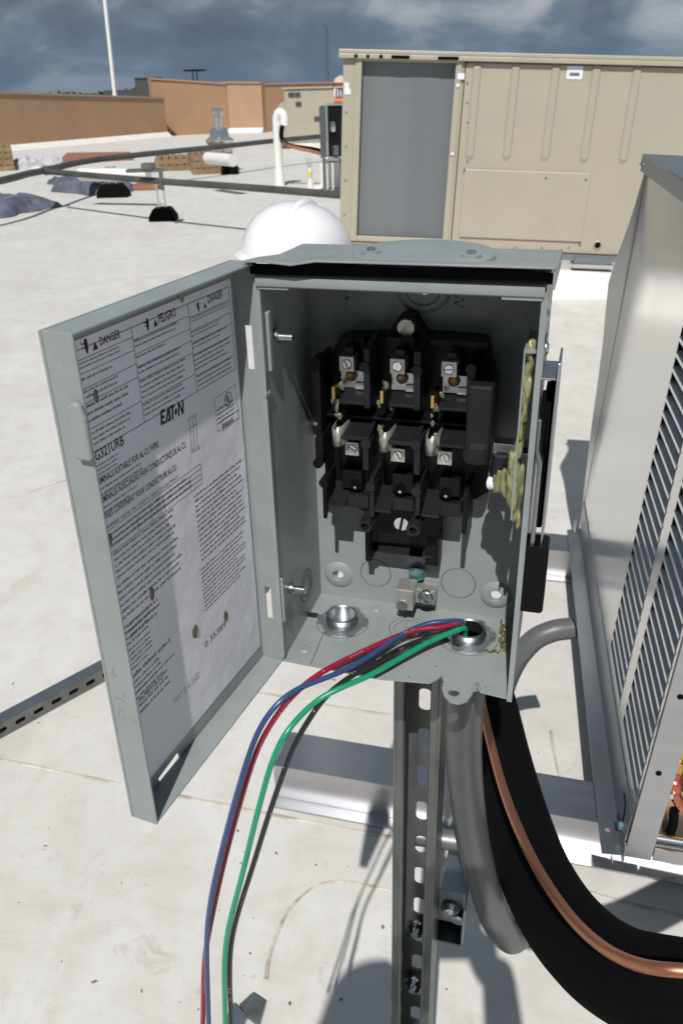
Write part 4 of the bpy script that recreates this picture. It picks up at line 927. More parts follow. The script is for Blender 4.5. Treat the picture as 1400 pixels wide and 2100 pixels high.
# ---- ground lug and bolts on the back wall
GL = MB(); a_, b_ = bl(811, 1208, .066), bl(846, 1254, .066); GL.box(a_[0], b_[0], .066, .084, b_[1], a_[1])
gl = obj('ground_lug', GL, M_NICKEL, BX, bevel=.0008)
a_, b_ = bl(846, 1207, .080), bl(891, 1241, .080); mb = MB(); mb.box(a_[0], b_[0], .080, .0925, b_[1], a_[1]); obj('lug_plate', mb, M_NICKEL, gl, bevel=.0006)
screw(824, 1241, .0655, .0044, gl, M_ZINC, 80, 'lug_screw'); 
c = bl(873, 1223, .079); mb = MB(); mb.lathe([(.0062, 0), (.0062, .0030), (.0052, .0042), (0, .0046)], (c[0], .0798, c[1]), (0, -1, 0), 12); obj('lug_bolt', mb, M_CHROME, gl, bevel=.0004)
c = bl(851, 1184, .084); mb = MB(); mb.lathe([(.0078, 0), (.0078, .0010), (.0066, .0012), (.0066, .0062), (.0056, .0070), (0, .0070)], (c[0], BD - .0002, c[1]), (0, -1, 0), 6); obj('hex_bolt', mb, M_TEAL, BX, bevel=.0004)

M_SCUFF = mat('scuffed_enamel', (0.40, 0.425, 0.415), 0.5)
def scuffs(name, parent, n, fn, material, seed, lmin=.002, lmax=.008, wd=.00015):
    rg = random.Random(seed); b = MB()
    for _ in range(n):
        p, u, v = fn(rg); a = rg.uniform(0, pi); L = rg.uniform(lmin, lmax) / 2; w = wd * rg.uniform(.6, 1.6)
        t = u * cos(a) + v * sin(a); q = v * cos(a) - u * sin(a)
        b.add([p - t * L, p + q * w, p + t * L, p - q * w], [(0, 1, 2, 3)])
    return obj(name, b, material, parent, recalc=False, kind='stuff')
X_, Y_, Z_ = Vector((1, 0, 0)), Vector((0, 1, 0)), Vector((0, 0, 1))
scuffs('scratches', BX, 46, lambda rg: (Vector((rg.uniform(.004, BW - .004), rg.uniform(.004, BD - .006), -BH + .00008)), X_, Y_), M_SCUFF, 3)
scuffs('scratches', BX, 40, lambda rg: (Vector((.00008, rg.uniform(.004, BD - .006), rg.uniform(-BH + .01, -.02))), Y_, Z_), M_SCUFF, 4)
scuffs('swarf', BX, 26, lambda rg: (Vector((rg.uniform(.004, BW - .004), rg.uniform(.002, BD - .006), -BH + .0004)), X_, Y_), M_CHROME, 5, .0006, .0022, .0003)
# ---- conduit locknuts in the bottom plate
def locknut(c, r, label_h, nt_):
    b = MB(); prof = [(r * .84, -.0035), (r * .84, .0085), (r * .90, .0096)]
    z = .0090
    while z > .0045:
        prof += [(r, z), (r * .95, z - .0008)]; z -= .0016
    prof += [(r, .0040), (r, -.0035)]
    b.lathe(prof + [prof[0]], (c[0], c[1], -BH), seg=36); hub = obj('conduit_hub', b, M_ZINC, BX, smooth=25)
    b = MB(); n = 48; O = []
    for k in range(n):
        a = 2 * pi * k / n; lobe = (k % 8) in (0, 1, 2); O.append((c[0] + (r * (1.58 if lobe else 1.36)) * cos(a), c[1] + (r * (1.58 if lobe else 1.36)) * sin(a)))
    b.prism(O, -BH + .0003, -BH + .0046, 'z', holes=[circ(c[0], c[1], r * 1.02, 36)]); obj('locknut', b, M_ZINC, hub, bevel=.0006)
    return hub
locknut(hubL, .0125, .01, 0); locknut(hubR, .0130, .01, 0)
mb = MB(); mb.cyl((hubL[0], hubL[1], -BH - .0185), (hubL[0], hubL[1], -BH - .002), .0150, seg=24); obj('hub_plug', mb, M_ZINC, BX, smooth=40)
mb = MB(); mb.lathe([(.0118, -BH - .001), (.0118, -BH - .004), (0, -BH - .004)], (hubR[0], hubR[1], 0), seg=24); obj('hub_throat', mb, M_FLEX, BX)

# ---- handle mechanism on the right wall
HN = MB(); a_, b_ = bl(1148, 738, .030), bl(1116, 1112, .030)
xo = .1762
def hp(px, py, y=.020): return bl(px, py, y)
mb = MB(); zt, zb_ = hp(1148, 738)[1], hp(1116, 1112)[1]
mb.prism([(.004, zb_), (.062, zb_), (.066, zb_ + .02), (.060, zt - .02), (.046, zt), (.012, zt), (.002, zt - .03)], xo, xo + .0013, 'x'); obj('handle_plate', mb, M_ZINC, BX, bevel=.0003)
zs = hp(1130, 772)[1]
mb = MB(); mb.box(BW + T + .0002, xo - .0002, .014, .050, zs - .0006, zs + .0006); mb.box(BW + T + .0002, BW + T + .0013, .014, .050, zs + .0007, zs + .018); obj('plate_bracket', mb, M_ZINC, BX, bevel=.0004)
for q in ((1116, 650), (1117, 716)):
    z = hp(*q)[1]; mb = MB(); mb.lathe([(.0045, 0), (.0045, .0006), (.0030, .0018), (0, .0022)], (BW + T + (.0014 if q[1] > 700 else .0001), .022, z), (1, 0, 0), 14); obj('rivet', mb, M_ZINC, BX, smooth=40)
z0, z1 = hp(1122, 1068)[1], hp(1128, 812)[1]
mb = MB(); mb.lathe([(.040, 0), (.040, .0022), (.030, .0040), (.012, .0050), (.012, .0058)], (xo - .0064, .048, (z0 + z1) / 2), (1, 0, 0), 36, sx=1.0, sy=1.0); obj('handle_disc', mb, M_RUBBER, BX, smooth=40)
mb = MB(); mb.prism([(.020, z0 - .006), (.058, z0 - .002), (.058, z1), (.034, z1 + .004), (.018, z1 - .03)], BW + T + .0056, xo - .0004, 'x'); obj('handle_housing', mb, M_RUBBER, BX, bevel=.001)
mb = MB(); za, zb2 = hp(1108, 798)[1], hp(1106, 862)[1]; mb.box(BW + T + .0022, BW + T + .0048, .006, .020, zb2, za); obj('handle_stop', mb, M_RUBBER, BX, bevel=.0008)
mb = MB(); x0 = BW + T + .0012; zt, zm1, zm2, zb2 = hp(1104, 856, .006)[1], hp(1100, 918, .006)[1], hp(1108, 944, .006)[1], hp(1095, 1128, .006)[1]
mb.prism([(x0, zt), (x0 + .0026, zt), (x0 + .0026, zm1), (x0 + .0052, zm2), (x0 + .0050, zb2), (x0 + .0022, zb2), (x0 + .0024, zm2 - .002), (x0, zm1 - .001)], .002, .016, 'y'); obj('handle_lever', mb, M_ZINC, BX, bevel=.0006)
xa, za = bl(1071, 1112, .004); xb, zb2 = bl(1112, 1252, .004)
mb = MB(); mb.prism(rrect(xa, xb, zb2, za, .0028, 5), .000, .017, 'y'); obj('handle_grip', mb, M_GRIP, BX, bevel=.0018, bseg=3)
# inner bracket plate, shaft, spring boot, tape and grease
xi = BW - .0085
mb = MB(); zt, zb2 = hp(1090, 706)[1], hp(1075, 1050)[1]; mb.prism([(.006, zb2), (.055, zb2), (.055, zt), (.010, zt)], xi, xi + .0012, 'x'); obj('inner_bracket', mb, M_PAINT, BX, bevel=.0003)
mb = MB(); mb.box(xi + .0014, BW - .0002, .006, .05, zt - .0014, zt); obj('inner_bracket_top', mb, M_PAINT, BX)
xs_, zs = bl(1012, 913, .040); mb = MB(); mb.box(xs_, BW - .001, .036, .048, zs - .0032, zs + .0032); obj('drive_shaft', mb, M_CHROME, BX, bevel=.0008)
xs_, zs = bl(1026, 965, .034); mb = MB(); mb.lathe([(.0052, .011), (.0068, .006), (.0064, .004), (.0074, 0), (.0068, -.003), (.0076, -.006), (.0060, -.010)], (xs_, .034, zs), seg=20); obj('spring_boot', mb, M_BLACK2, BX, smooth=50)
mb = MB(); mb.tube(spline([bp3(1012, 950, .040), bp3(1003, 985, .038), bp3(1014, 995, .034), bp3(1045, 975, .032)], 6), .0022, 8); obj('drive_link', mb, M_CHROME, BX, smooth=50)
rg = random.Random(5); P = []
for k in range(110):
    t = k / 109; py = 712 + 366 * t; w = (6 if t < .62 else 15 if t < .85 else 8); px = 1090 - 27 * min(1, t / .55) + rg.uniform(-w, w) - (6 if t > .62 else 0)
    P.append((bp3(px, py, .012 + rg.uniform(-.003, .004)), rg.uniform(.0020, .0034) * (1.45 if .62 < t < .88 else 1)))
for k in range(12): P.append((bp3(1014 + k * 4.4, 990 + rg.uniform(-6, 8), .028 - k * .0012), rg.uniform(.003, .0050)))
clump('grease', P, M_GREASE, BX, 44, (.55, .9, 1.9), .45, vox=.0006, soft=26)
mb = MB(); mb.cyl(bp3(1004, 990, .031), bp3(1018, 992, .029), .0046, seg=14); obj('shaft_end', mb, M_STICK, BX, smooth=40)
rg = random.Random(8); P = []
for k in range(26):
    px, py = 1030 + rg.uniform(-6, 6), 1282 + 52 * k / 25; c = bz(px, py, -BH); P.append(((min(c[0], BW - .001), c[1], -BH + rg.uniform(.0005, .005) * (1 - k / 40)), rg.uniform(.0014, .0024)))
for k in range(8):
    c = bz(1024 - k * 4, 1338 + rg.uniform(-4, 4), -BH); P.append(((c[0], c[1], -BH + .0004), rg.uniform(.0010, .0020)))
clump('grease', P, M_GREASED, BX, 61, (.6, 1.3, .8), .4, vox=.0005, soft=12)
mb = MB(); mb.prism([bl(*q, BD - .001) for q in ((1015, 593), (1040, 603), (1028, 612), (1008, 604))], BD - .0012, BD - .0003, 'y'); obj('grease_smear', mb, M_GREASED, BX)

# ---- DOOR
DTH, DWd, DHt, DT = 4.30425195 + YAW, .1664735, .29031, .01628
DZ = -0.0913864658 + 0.10227066
DM = Matrix.Translation((-.00066, -.00026, DZ)) @ Matrix.Rotation(DTH, 4, 'Z')
de = Vector((cos(4.30425195), sin(4.30425195), 0)); dn = Vector((-de.y, de.x, 0))
DWM = BM @ DM; DWI = DWM.inverted(); DO = DWM.translation
def dr(px, py, v=-DT): q = DWI @ gp(px, py, DO + dn * v, dn); return q.x, q.z
sl4 = [dr(*q) for q in ((325, 1597), (332, 1613), (338, 1610), (371, 1558), (369, 1546), (363, 1545))]
mb = MB(); mb.prism([(0, -DHt), (DWd, -DHt), (DWd, 0), (0, 0)], -DT - T, -DT, 'y', holes=[sl4])
door = obj('door', mb, M_PAINT, BX); door.matrix_local = DM
mb = MB(); mb.box(T, DWd - T, -DT + .0001, 0, -T, 0); obj('top_flange', mb, M_PAINT, door, bevel=.0004)
mb = MB(); mb.box(T, DWd - T, -DT + .0001, 0, -DHt, -DHt + T); obj('bottom_flange', mb, M_PAINT, door, bevel=.0004)
mb = MB(); mb.box(DWd - T + .0001, DWd, -DT + .0001, 0.0003, -DHt - .0002, .0002); obj('free_edge_flange', mb, M_PAINT, door, bevel=.0004)
def dh(px, py): q = DWI @ gp(px, py, DO, de); return q.y, q.z
zs = [dr(*q, -.008)[1] for q in ((522, 660), (528, 750), (561, 1190), (566, 1254))]
mb = MB(); mb.prism([(-DT, -DHt), (0, -DHt), (0, 0), (-DT, 0)], 0, .0012, 'x', holes=[[(-.0105, zs[1]), (-.0055, zs[1]), (-.0055, zs[0]), (-.0105, zs[0])], [(-.0105, zs[3]), (-.0055, zs[3]), (-.0055, zs[2]), (-.0105, zs[2])]]); obj('hinge_flange', mb, M_PAINT, door)
def df(px, py): q = DWI @ gp(px, py, DO + de * DWd, de); return q.y, q.z
t0, t1 = df(166, 822), df(186, 945)
zt, zb2 = dr(165, 822, 0)[1], dr(184, 945, 0)[1]
mb = MB(); mb.prism([(-.0062, zb2), (.0020, zb2), (.0022, zt - .008), (.0005, zt - .002), (-.0022, zt), (-.0062, zt - .002)], DWd + .0003, DWd + .0042, 'x'); obj('latch_tab', mb, M_PAINT, door, bevel=.0016, bseg=3)
scuffs('scratches', door, 34, lambda rg: (Vector((DWd + .00008, rg.uniform(-DT + .001, -.001), rg.uniform(-DHt + .01, -.01))), Y_, Z_), M_SCUFF, 6)
scuffs('grease_streaks', door, 9, lambda rg: (Vector((DWd + .00010, rg.uniform(-DT + .003, -.003), rg.uniform(-.215, -.165))), Y_, Z_), M_GREASE, 7, .003, .008, .0006)
scuffs('scratches', door, 16, lambda rg: (Vector((rg.uniform(.004, DWd - .01), rg.uniform(-DT + .001, -.001), -DHt + T + .00010)), X_, Y_), M_SCUFF, 8, .003, .012, .00010)
# the printed sheet
SV = -DT + .0004
tl, tr, br_, bl_ = dr(146, 694, SV), dr(472, 570, SV), dr(531, 1326, SV), dr(300, 1612, SV)
sx0, sx1 = DWd - T - .0005, tr[0]; sz1, sz0 = tr[1], br_[1] + .0
szb = dr(300, 1606, SV)[1]
mb = MB(); n = 14; vs = []
for j in range(n + 1):
    for i in range(n + 1):
        u = sx1 + (sx0 - sx1) * i / n; z = szb + (sz1 - szb) * j / n
        vs.append((u, SV, z))
mb.add(vs, [(j * (n + 1) + i, j * (n + 1) + i + 1, (j + 1) * (n + 1) + i + 1, (j + 1) * (n + 1) + i) for j in range(n) for i in range(n)])
obj('instruction_sheet', mb, M_SHEET, door, smooth=60)
PV = SV + .00007
def lab(px, py): return dr(px, py, PV)
def seg_line(b, a, c, w=.00035):
    a, c = lab(*a), lab(*c); dx, dz = c[0] - a[0], c[1] - a[1]; L = math.hypot(dx, dz); nx_, nz_ = -dz / L * w / 2, dx / L * w / 2
    b.add([(a[0] + nx_, PV, a[1] + nz_), (c[0] + nx_, PV, c[1] + nz_), (c[0] - nx_, PV, c[1] - nz_), (a[0] - nx_, PV, a[1] - nz_)], [(0, 1, 2, 3)])
def rect(b, u0, u1, z0, z1): b.add([(u0, PV, z0), (u1, PV, z0), (u1, PV, z1), (u0, PV, z1)], [(0, 1, 2, 3)])
rule = MB()
X0 = sx0 - .0002
def hz_(b, xa, xb, z, w=.0004): rect(b, xb, xa, z - w / 2, z + w / 2)
def vt(b, x, z0, z1, w=.0004): rect(b, x - w / 2, x + w / 2, z0, z1)
xr = lab(469, 590)[0]; xa = lab(268, 660)[0]; xb = lab(384, 614)[0]
z_top = lab(469, 588)[1]; z_bot = lab(482, 757)[1]
zl1 = [lab(470, 615)[1], lab(473, 641)[1], lab(474, 664)[1], lab(477, 687)[1], lab(480, 728)[1]]
zl2 = [lab(272, 694)[1], lab(275, 722)[1], lab(280, 748)[1], lab(284, 775)[1], lab(292, 822)[1]]
zl0 = [lab(152, 742)[1], lab(158, 768)[1], lab(165, 800)[1], lab(173, 828)[1], lab(186, 880)[1]]
hz_(rule, X0, xr, z_top); hz_(rule, X0, xr, z_bot); vt(rule, xr, z_bot, z_top); vt(rule, xa, z_bot, z_top); vt(rule, xb, z_bot, z_top)
for i in range(5):
    za = (zl0[i] + zl2[i]) / 2; hz_(rule, X0, xa, za, .0003); hz_(rule, xa, xb, (zl2[i] + zl1[i]) / 2, .0003); hz_(rule, xb, xr, zl1[i], .0003)
for bx in (((439, 819), (484, 787), (489, 856), (447, 885)), ((454, 862), (490, 840), (491, 858), (457, 884))):
    for i in range(4): seg_line(rule, bx[i], bx[(i + 1) % 4], .0003)
# wiring table and switch diagram lines
tbl = [lab(212, 1095), lab(411, 950), lab(413, 993), lab(228, 1128)]
zt1, zt0 = lab(411, 951)[1], lab(413, 993)[1]
for k in range(5):
    z = zt1 + (zt0 - zt1) * k / 4; hz_(rule, X0, tbl[1][0], z, .0003)
for q in ((281, 1055), (309, 1040), (335, 1015), (388, 975)): vt(rule, lab(*q)[0], zt0, zt1 + (zt0 - zt1) * .25, .0003)
vt(rule, tbl[1][0], zt0, zt1, .0003)
for dx in (0, 6.5, 13):
    seg_line(rule, (387 + dx, 862 - dx * .5), (389 + dx, 872 - dx * .5), .0004); seg_line(rule, (390 + dx, 876 - dx * .5), (392 + dx, 920 - dx * .5), .0004)
    seg_line(rule, (385 + dx, 856 - dx * .5), (387 + dx, 862 - dx * .5), .0003); seg_line(rule, (391 + dx, 854 - dx * .5), (387 + dx, 862 - dx * .5), .0003)
    for s in (((392 + dx, 923 - dx * .5), (396 + dx, 921 - dx * .5)), ((396 + dx, 921 - dx * .5), (397 + dx, 926 - dx * .5)), ((393 + dx, 928 - dx * .5), (397 + dx, 926 - dx * .5)), ((392 + dx, 923 - dx * .5), (393 + dx, 928 - dx * .5))): seg_line(rule, *s, .0003)
seg_line(rule, (390, 876), (404, 869), .0004)
obj('printed_rules', rule, M_INK, door, recalc=False, kind='stuff')
# lettering
TXT = MB()
def text(body, q0, q1, hpx=None, shear=0.0, bold=0.0, target=TXT, tall=1.0):
    """set the words so that they run from pixel q0 to pixel q1 on the sheet (baseline)"""
    cu_ = bpy.data.curves.new('lettering', 'FONT'); cu_.body = body; cu_.size = 1; cu_.offset = bold; cu_.resolution_u = 2; cu_.shear = shear
    o = bpy.data.objects.new('lettering', cu_); COL.objects.link(o); dg = bpy.context.evaluated_depsgraph_get()
    me = bpy.data.meshes.new_from_object(o.evaluated_get(dg)); bpy.data.objects.remove(o); bpy.data.curves.remove(cu_)
    xs = [v.co.x for v in me.vertices]; x0, x1 = min(xs), max(xs)
    a, c = lab(*q0), lab(*q1); s = abs(a[0] - c[0]) / (x1 - x0)
    sz = s * tall if hpx is None else hpx / .72
    target.add([(a[0] - (v.co.x - x0) * s, PV, a[1] + v.co.y * sz) for v in me.vertices], [tuple(p.vertices) for p in me.polygons]); bpy.data.meshes.remove(me)
def hh(q, dpx): return abs(lab(q[0], q[1])[1] - lab(q[0] + .17 * dpx, q[1] + dpx)[1])
text('DANGER', (206, 709), (248, 692), hh((208, 700), 17), bold=.02); text('PELIGRO', (326, 663), (362, 648), hh((327, 655), 18), bold=.02); text('DANGER', (427, 622), (457, 611), hh((428, 620), 16), bold=.02)
text('DG321URB', (186, 953), (256, 915), hh((190, 945), 21), bold=.018)
text('TERMINALS SUITABLE FOR AL-CU WIRE', (193, 1002), (327, 924), hh((195, 1000), 14), bold=.016)
text('TERMINALES ADECUADAS PARA CONDUCTORES DE AL-CU', (200, 1040), (383, 930), hh((200, 1040), 14), bold=.016)
text('BORNES CONVENANT POUR CONDUCTEURS AL-CU', (206, 1074), (364, 976), hh((206, 1070), 13), bold=.016)
text('0 35389', (421, 1329), (464, 1291), hh((430, 1320), 11)) 
text('AMPERES 120/240, 240, 127/220 V - 60Hz 3 POLES-3 POLOS', (220, 1086), (366, 984), hh((220, 1080), 7))
# maker's mark: EATON with slanted heavy letters and a round dot
def glyphs(q0, q1, h):
    a, c = lab(*q0), lab(*q1); w = abs(a[0] - c[0]); sh = .22
    def P(x, y): return (a[0] - (x + sh * y * .25) * w, PV, a[1] + y * h + (c[1] - a[1]) * x)
    def poly(pts): TXT.add([P(*p) for p in pts], [tuple(range(len(pts)))])
    def bar(x0, x1, y0, y1): poly([(x0, y0), (x1, y0), (x1, y1), (x0, y1)])
    bar(0, .075, 0, 1); bar(.075, .19, .78, 1); bar(.075, .17, .40, .60); bar(.075, .19, 0, .22)
    poly([(.20, 0), (.275, 0), (.36, 1), (.29, 1)]); poly([(.36, 0), (.435, 0), (.40, .75), (.36, 1), (.325, .6)]); bar(.30, .36, .0, .2)
    bar(.40, .60, .78, 1); bar(.465, .54, 0, .78)
    n = 14; TXT.add([P(.645 + .055 * cos(2 * pi * k / n), .42 + .24 * sin(2 * pi * k / n)) for k in range(n)], [tuple(range(n))])
    bar(.73, .80, 0, 1); poly([(.80, 1), (.80, .66), (.91, 0), (.91, .36)]); bar(.91, .985, 0, 1)
    TXT.add([P(1.01 + .012 * cos(2 * pi * k / 8), .97 + .06 * sin(2 * pi * k / 8)) for k in range(8)], [tuple(range(8))])
glyphs((330, 873), (378, 848), hh((330, 860), 28))
# warning triangles and shock symbols
def tri(q, s):
    c = lab(*q); u = s; TXT.add([(c[0] + u, PV, c[1]), (c[0] - u, PV, c[1]), (c[0], PV, c[1] + u * 1.9)], [(0, 1, 2)])
def shock(q, s):
    c = lab(*q)
    TXT.add([(c[0] - s * x, PV, c[1] + s * y) for x, y in ((.2, 0), (.5, .1), (.75, .9), (.8, 2.0), (.6, 2.7), (.2, 2.9), (-.15, 2.5), (-.2, 1.2), (0, .5))], [tuple(range(9))])
    for pts in (((-.15, 1.9), (-.9, 1.9), (-1.2, 2.5), (-1.0, 2.6), (-.8, 2.1), (-.15, 2.15)), ((-.2, 1.3), (-.7, 1.1), (-.9, 1.5), (-.75, 1.5), (-.6, 1.3), (-.2, 1.5))):
        TXT.add([(c[0] - s * x, PV, c[1] + s * y) for x, y in pts], [tuple(range(6))])
for q, s in (((197, 717), .0021), ((320, 669), .0019), ((421, 631), .0016)): tri(q, s)
for q, s in (((178, 727), .0026), ((303, 680), .0024), ((407, 640), .0020)): shock(q, s)
obj('printed_lettering', TXT, M_INK, door, recalc=False, kind='stuff')
# fine print, too small to read: rows of word-like dashes
FINE = MB(); rr = random.Random(11)
def para(q_tl, q_tr, q_bl, lines, fill=.95, b=None, hfrac=.42, ragged=.25):
    b = b or FINE; tl_, tr_, bl2 = lab(*q_tl), lab(*q_tr), lab(*q_bl); W_ = tl_[0] - tr_[0]; dz = (bl2[1] - tl_[1]) / max(1, lines)
    for k in range(lines):
        z = tl_[1] + dz * (k + .5); x = tl_[0]; end = tl_[0] - W_ * (fill - ragged * rr.random() * (1 if k % 3 == 2 or k == lines - 1 else .25)); h = abs(dz) * hfrac; cw_ = h * .62
        while x > end:
            L = rr.randint(2, 9)
            for _ in range(L):
                if x <= end: break
                hh_ = h * rr.choice((.68, .72, .75, 1.0)); rect(b, x - cw_ * .74, x, z - h * .4, z - h * .4 + hh_); x -= cw_
            x -= cw_ * .8
# danger-table cells
cells0 = [((155, 746), (250, 712), (158, 764), 2), ((160, 776), (232, 748), (163, 790), 1), ((166, 802), (250, 768), (172, 824), 2), ((172, 830), (266, 790), (184, 872), 3), ((188, 884), (274, 846), (196, 916), 3)]
cells1 = [((275, 696), (374, 660), (278, 716), 2), ((279, 728), (362, 698), (281, 738), 1), ((283, 750), (376, 714), (287, 770), 2), ((287, 778), (384, 736), (296, 820), 4), ((294, 826), (382, 784), (300, 856), 3)]
cells2 = [((389, 652), (469, 620), (391, 664), 2), ((391, 680), (457, 655), (393, 694), 2), ((394, 702), (470, 668), (397, 718), 2), ((396, 726), (474, 690), (403, 762), 4), ((404, 768), (478, 730), (408, 796), 3)]
for c_ in cells0 + cells1 + cells2: para(*c_, fill=.96)
para((444, 838), (484, 812), (450, 872), 4, .9); para((456, 866), (488, 845), (459, 882), 1, .9, hfrac=.8)
c = lab(468, 818)
for r0 in (.0046,):
    b = MB(); n = 24
    TX2 = MB(); TX2.add([(c[0] + r * cos(2 * pi * k / n), PV + .00002, c[1] + r * sin(2 * pi * k / n)) for r in (r0, r0 * .86) for k in range(n)], [(k, (k + 1) % n, n + (k + 1) % n, n + k) for k in range(n)])
    for (x0, x1, y0, y1) in ((-.55, -.38, -.15, .6), (-.2, -.03, -.15, .6), (-.5, -.08, -.28, -.12), (.06, .22, -.6, .35), (.22, .55, -.6, -.46)):
        TX2.add([(c[0] - x0 * r0, PV + .00002, c[1] + y0 * r0), (c[0] - x1 * r0, PV + .00002, c[1] + y0 * r0), (c[0] - x1 * r0, PV + .00002, c[1] + y1 * r0), (c[0] - x0 * r0, PV + .00002, c[1] + y1 * r0)], [(0, 1, 2, 3)])
    obj('listing_mark', TX2, M_INK, door, recalc=False)
para((193, 956), (250, 925), (198, 982), 3, .9); para((198, 1004), (300, 946), (202, 1026), 2, .9); para((203, 1044), (292, 994), (208, 1062), 2, .9)
para((214, 1100), (400, 966), (226, 1128), 3, .95)
para((232, 1132), (366, 1048), (242, 1192), 5); para((240, 1198), (376, 1112), (258, 1272), 6)
para((262, 1278), (330, 1232), (272, 1310), 3, .95)
para((252, 1285), (318, 1240), (262, 1330), 4, .9); para((260, 1335), (312, 1300), (270, 1380), 5); para((268, 1382), (362, 1300), (274, 1398), 1)
para((272, 1398), (334, 1345), (282, 1450), 5, .95); para((276, 1420), (372, 1348), (277, 1430), 1)
para((398, 1014), (500, 942), (410, 1158), 14); para((411, 1166), (508, 1096), (420, 1258), 11)
para((282, 1430), (352, 1380), (292, 1465), 3, .95)
obj('fine_print', FINE, M_INK2, door, recalc=False, kind='stuff')
ST = MB(); sv = TXT; text('MAY 0 4 2022', (358, 1446), (410, 1392), hh((370, 1430), 13), target=ST); obj('date_stamp', ST, M_INK3, door, recalc=False)
# grease spots and torn bits on the sheet
for i, (q, s) in enumerate((((312, 1219), 1.0), ((400, 1295), 1.3), ((463, 1264), 1.0), ((197, 812), .8), ((226, 1108), .9), ((372, 606), 1.0))):
    c = lab(*q); b = MB(); n = 11; P = []
    for k in range(n):
        a = 2 * pi * k / n; r = .0032 * s * (1 + .45 * noise.noise(Vector((cos(a) * 1.3, sin(a) * 1.3, i * 7.1)))); P.append((c[0] + r * cos(a) * .75, PV + .0001, c[1] + r * sin(a) * 1.25))
    P.append((c[0], PV + .0011 * s, c[1])); b.add(P, [(k, (k + 1) % n, n) for k in range(n)]); obj('grease_spot', b, M_GREASED if i < 5 else M_GREASE, door, smooth=70)

# ================================================================== STRUT POST under the box
xL, zL = bl(807, 1402, BD + .004); xR, _ = bl(905, 1402, BD + .004)
PSX0 = bl(807, 1420, BD + .003)[0]; PSX1 = bl(906, 1420, BD + .003)[0]; pw = PSX1 - PSX0
PB = thing('strut_post', 'slotted galvanised strut post holding the open switch box', 'post', Matrix.Translation(BM @ Vector((PSX0, BD + .003, -BH))) @ Matrix.Rotation(-YAW, 4, 'Z'))
topz, botz = .25, -(BO.z - BH)
slots = []; z = -.022
while z > botz + .03:
    slots.append(rrect(pw * .36, pw * .64, z - .027, z, .005, 4)); z -= .0478
mb = MB(); mb.prism([(0.0016, botz), (pw - .0016, botz), (pw - .0016, topz), (0.0016, topz)], .0385, .041, 'y', holes=slots); obj('slotted_web', mb, M_GALV, PB)
lip = pw * .24
for x0, x1, xi0, xi1 in ((0, .0025, .0, lip), (pw - .0025, pw, pw - lip, pw)):
    mb = MB(); mb.box(x0, x1, .0, .041, botz, topz); obj('side_flange', mb, M_GALV, PB)
for s in (0, 1):
    P = [(.0026, .0), (lip - .002, .0), (lip, .002), (lip, .009), (lip - .0025, .009), (lip - .0025, .003), (.0026, .0028)]
    if s: P = [(pw - a, b) for a, b in P][::-1]
    mb = MB(); mb.prism(P, botz, topz, 'z'); obj('turned_lip', mb, M_GALV, PB, bevel=.0006)
mb = MB(); mb.box(-.05, pw + .05, -.04, .09, botz + .0015, botz + .008); obj('base_plate', mb, M_GALV, PB)
def pq(px, py, y): v = PB.matrix_world.inverted() @ gp(px, py, PB.matrix_world @ Vector((0, y, 0)), bb); return v
bpy.context.view_layer.update()
for q, yy in (((852, 1905), .030), ((846, 2020), .030)):
    v = pq(q[0], q[1], yy); mb = MB(); mb.lathe([(.0105, 0), (.0105, .002), (.0085, .003), (.0085, .009), (.004, .012), (0, .012)], (v.x, yy + .004, v.z), (0, -1, 0), 12); obj('channel_bolt', mb, M_CHROME, PB, smooth=30)
# cross strut stub and pipe behind the post
v0, v1 = pq(893, 1815, .045), pq(946, 1945, .045)
CS = thing('cross_strut', 'short strut stub with dark open end behind the post', 'strut', PB.matrix_world @ Matrix.Translation((v0.x, .043, v1.z)))
w, h = v1.x - v0.x, v0.z - v1.z
mb = MB(); mb.box(0, w, 0, .002, h * .45, h * .98); mb.box(0, w, .0022, .16, h * .44, h * .46); mb.box(0, w, .0022, .16, h * .02, h * .05); mb.box(w - .002, w, .0022, .16, h * .052, h * .438); mb.box(0, .002, .0022, .16, h * .052, h * .438)
obj('channel', mb, M_GALVD, CS, bevel=.0006)
mb = MB(); mb.box(.0025, w - .0025, .06, .062, h * .055, h * .435); obj('dark_end', mb, M_RUBBER, CS)
mb = MB(); mb.lathe([(.010, 0), (.011, .003), (.008, .008), (0, .010)], (w * .55, -.0005, h * .70), (0, -1, 0), 8); mb.lathe([(.007, 0), (.007, .012), (0, .013)], (w * .85, -.0005, h * .68), (0, -1, 0), 8); obj('spring_nut', mb, M_CHROME, CS, smooth=40)
mb = MB(); mb.lathe([(.008, 0), (.009, .003), (.006, .008), (0, .010)], (w * .45, .03, h * .25), (0, -1, 0), 8); obj('inner_nut', mb, M_CHROME, CS, smooth=40)
v = pq(903, 1732, .05); e_ = PB.matrix_world @ Vector((v.x - .03, .055, v.z)); f_ = PB.matrix_world @ Vector((v.x + .040, .060, v.z + .001))
mb = MB(); mb.cyl(e_, f_, .0105, seg=16); obj('steel_rod', mb, M_GALV, smooth=40, label='rough zinc rod crossing behind the post and grey conduit', cat='rod')

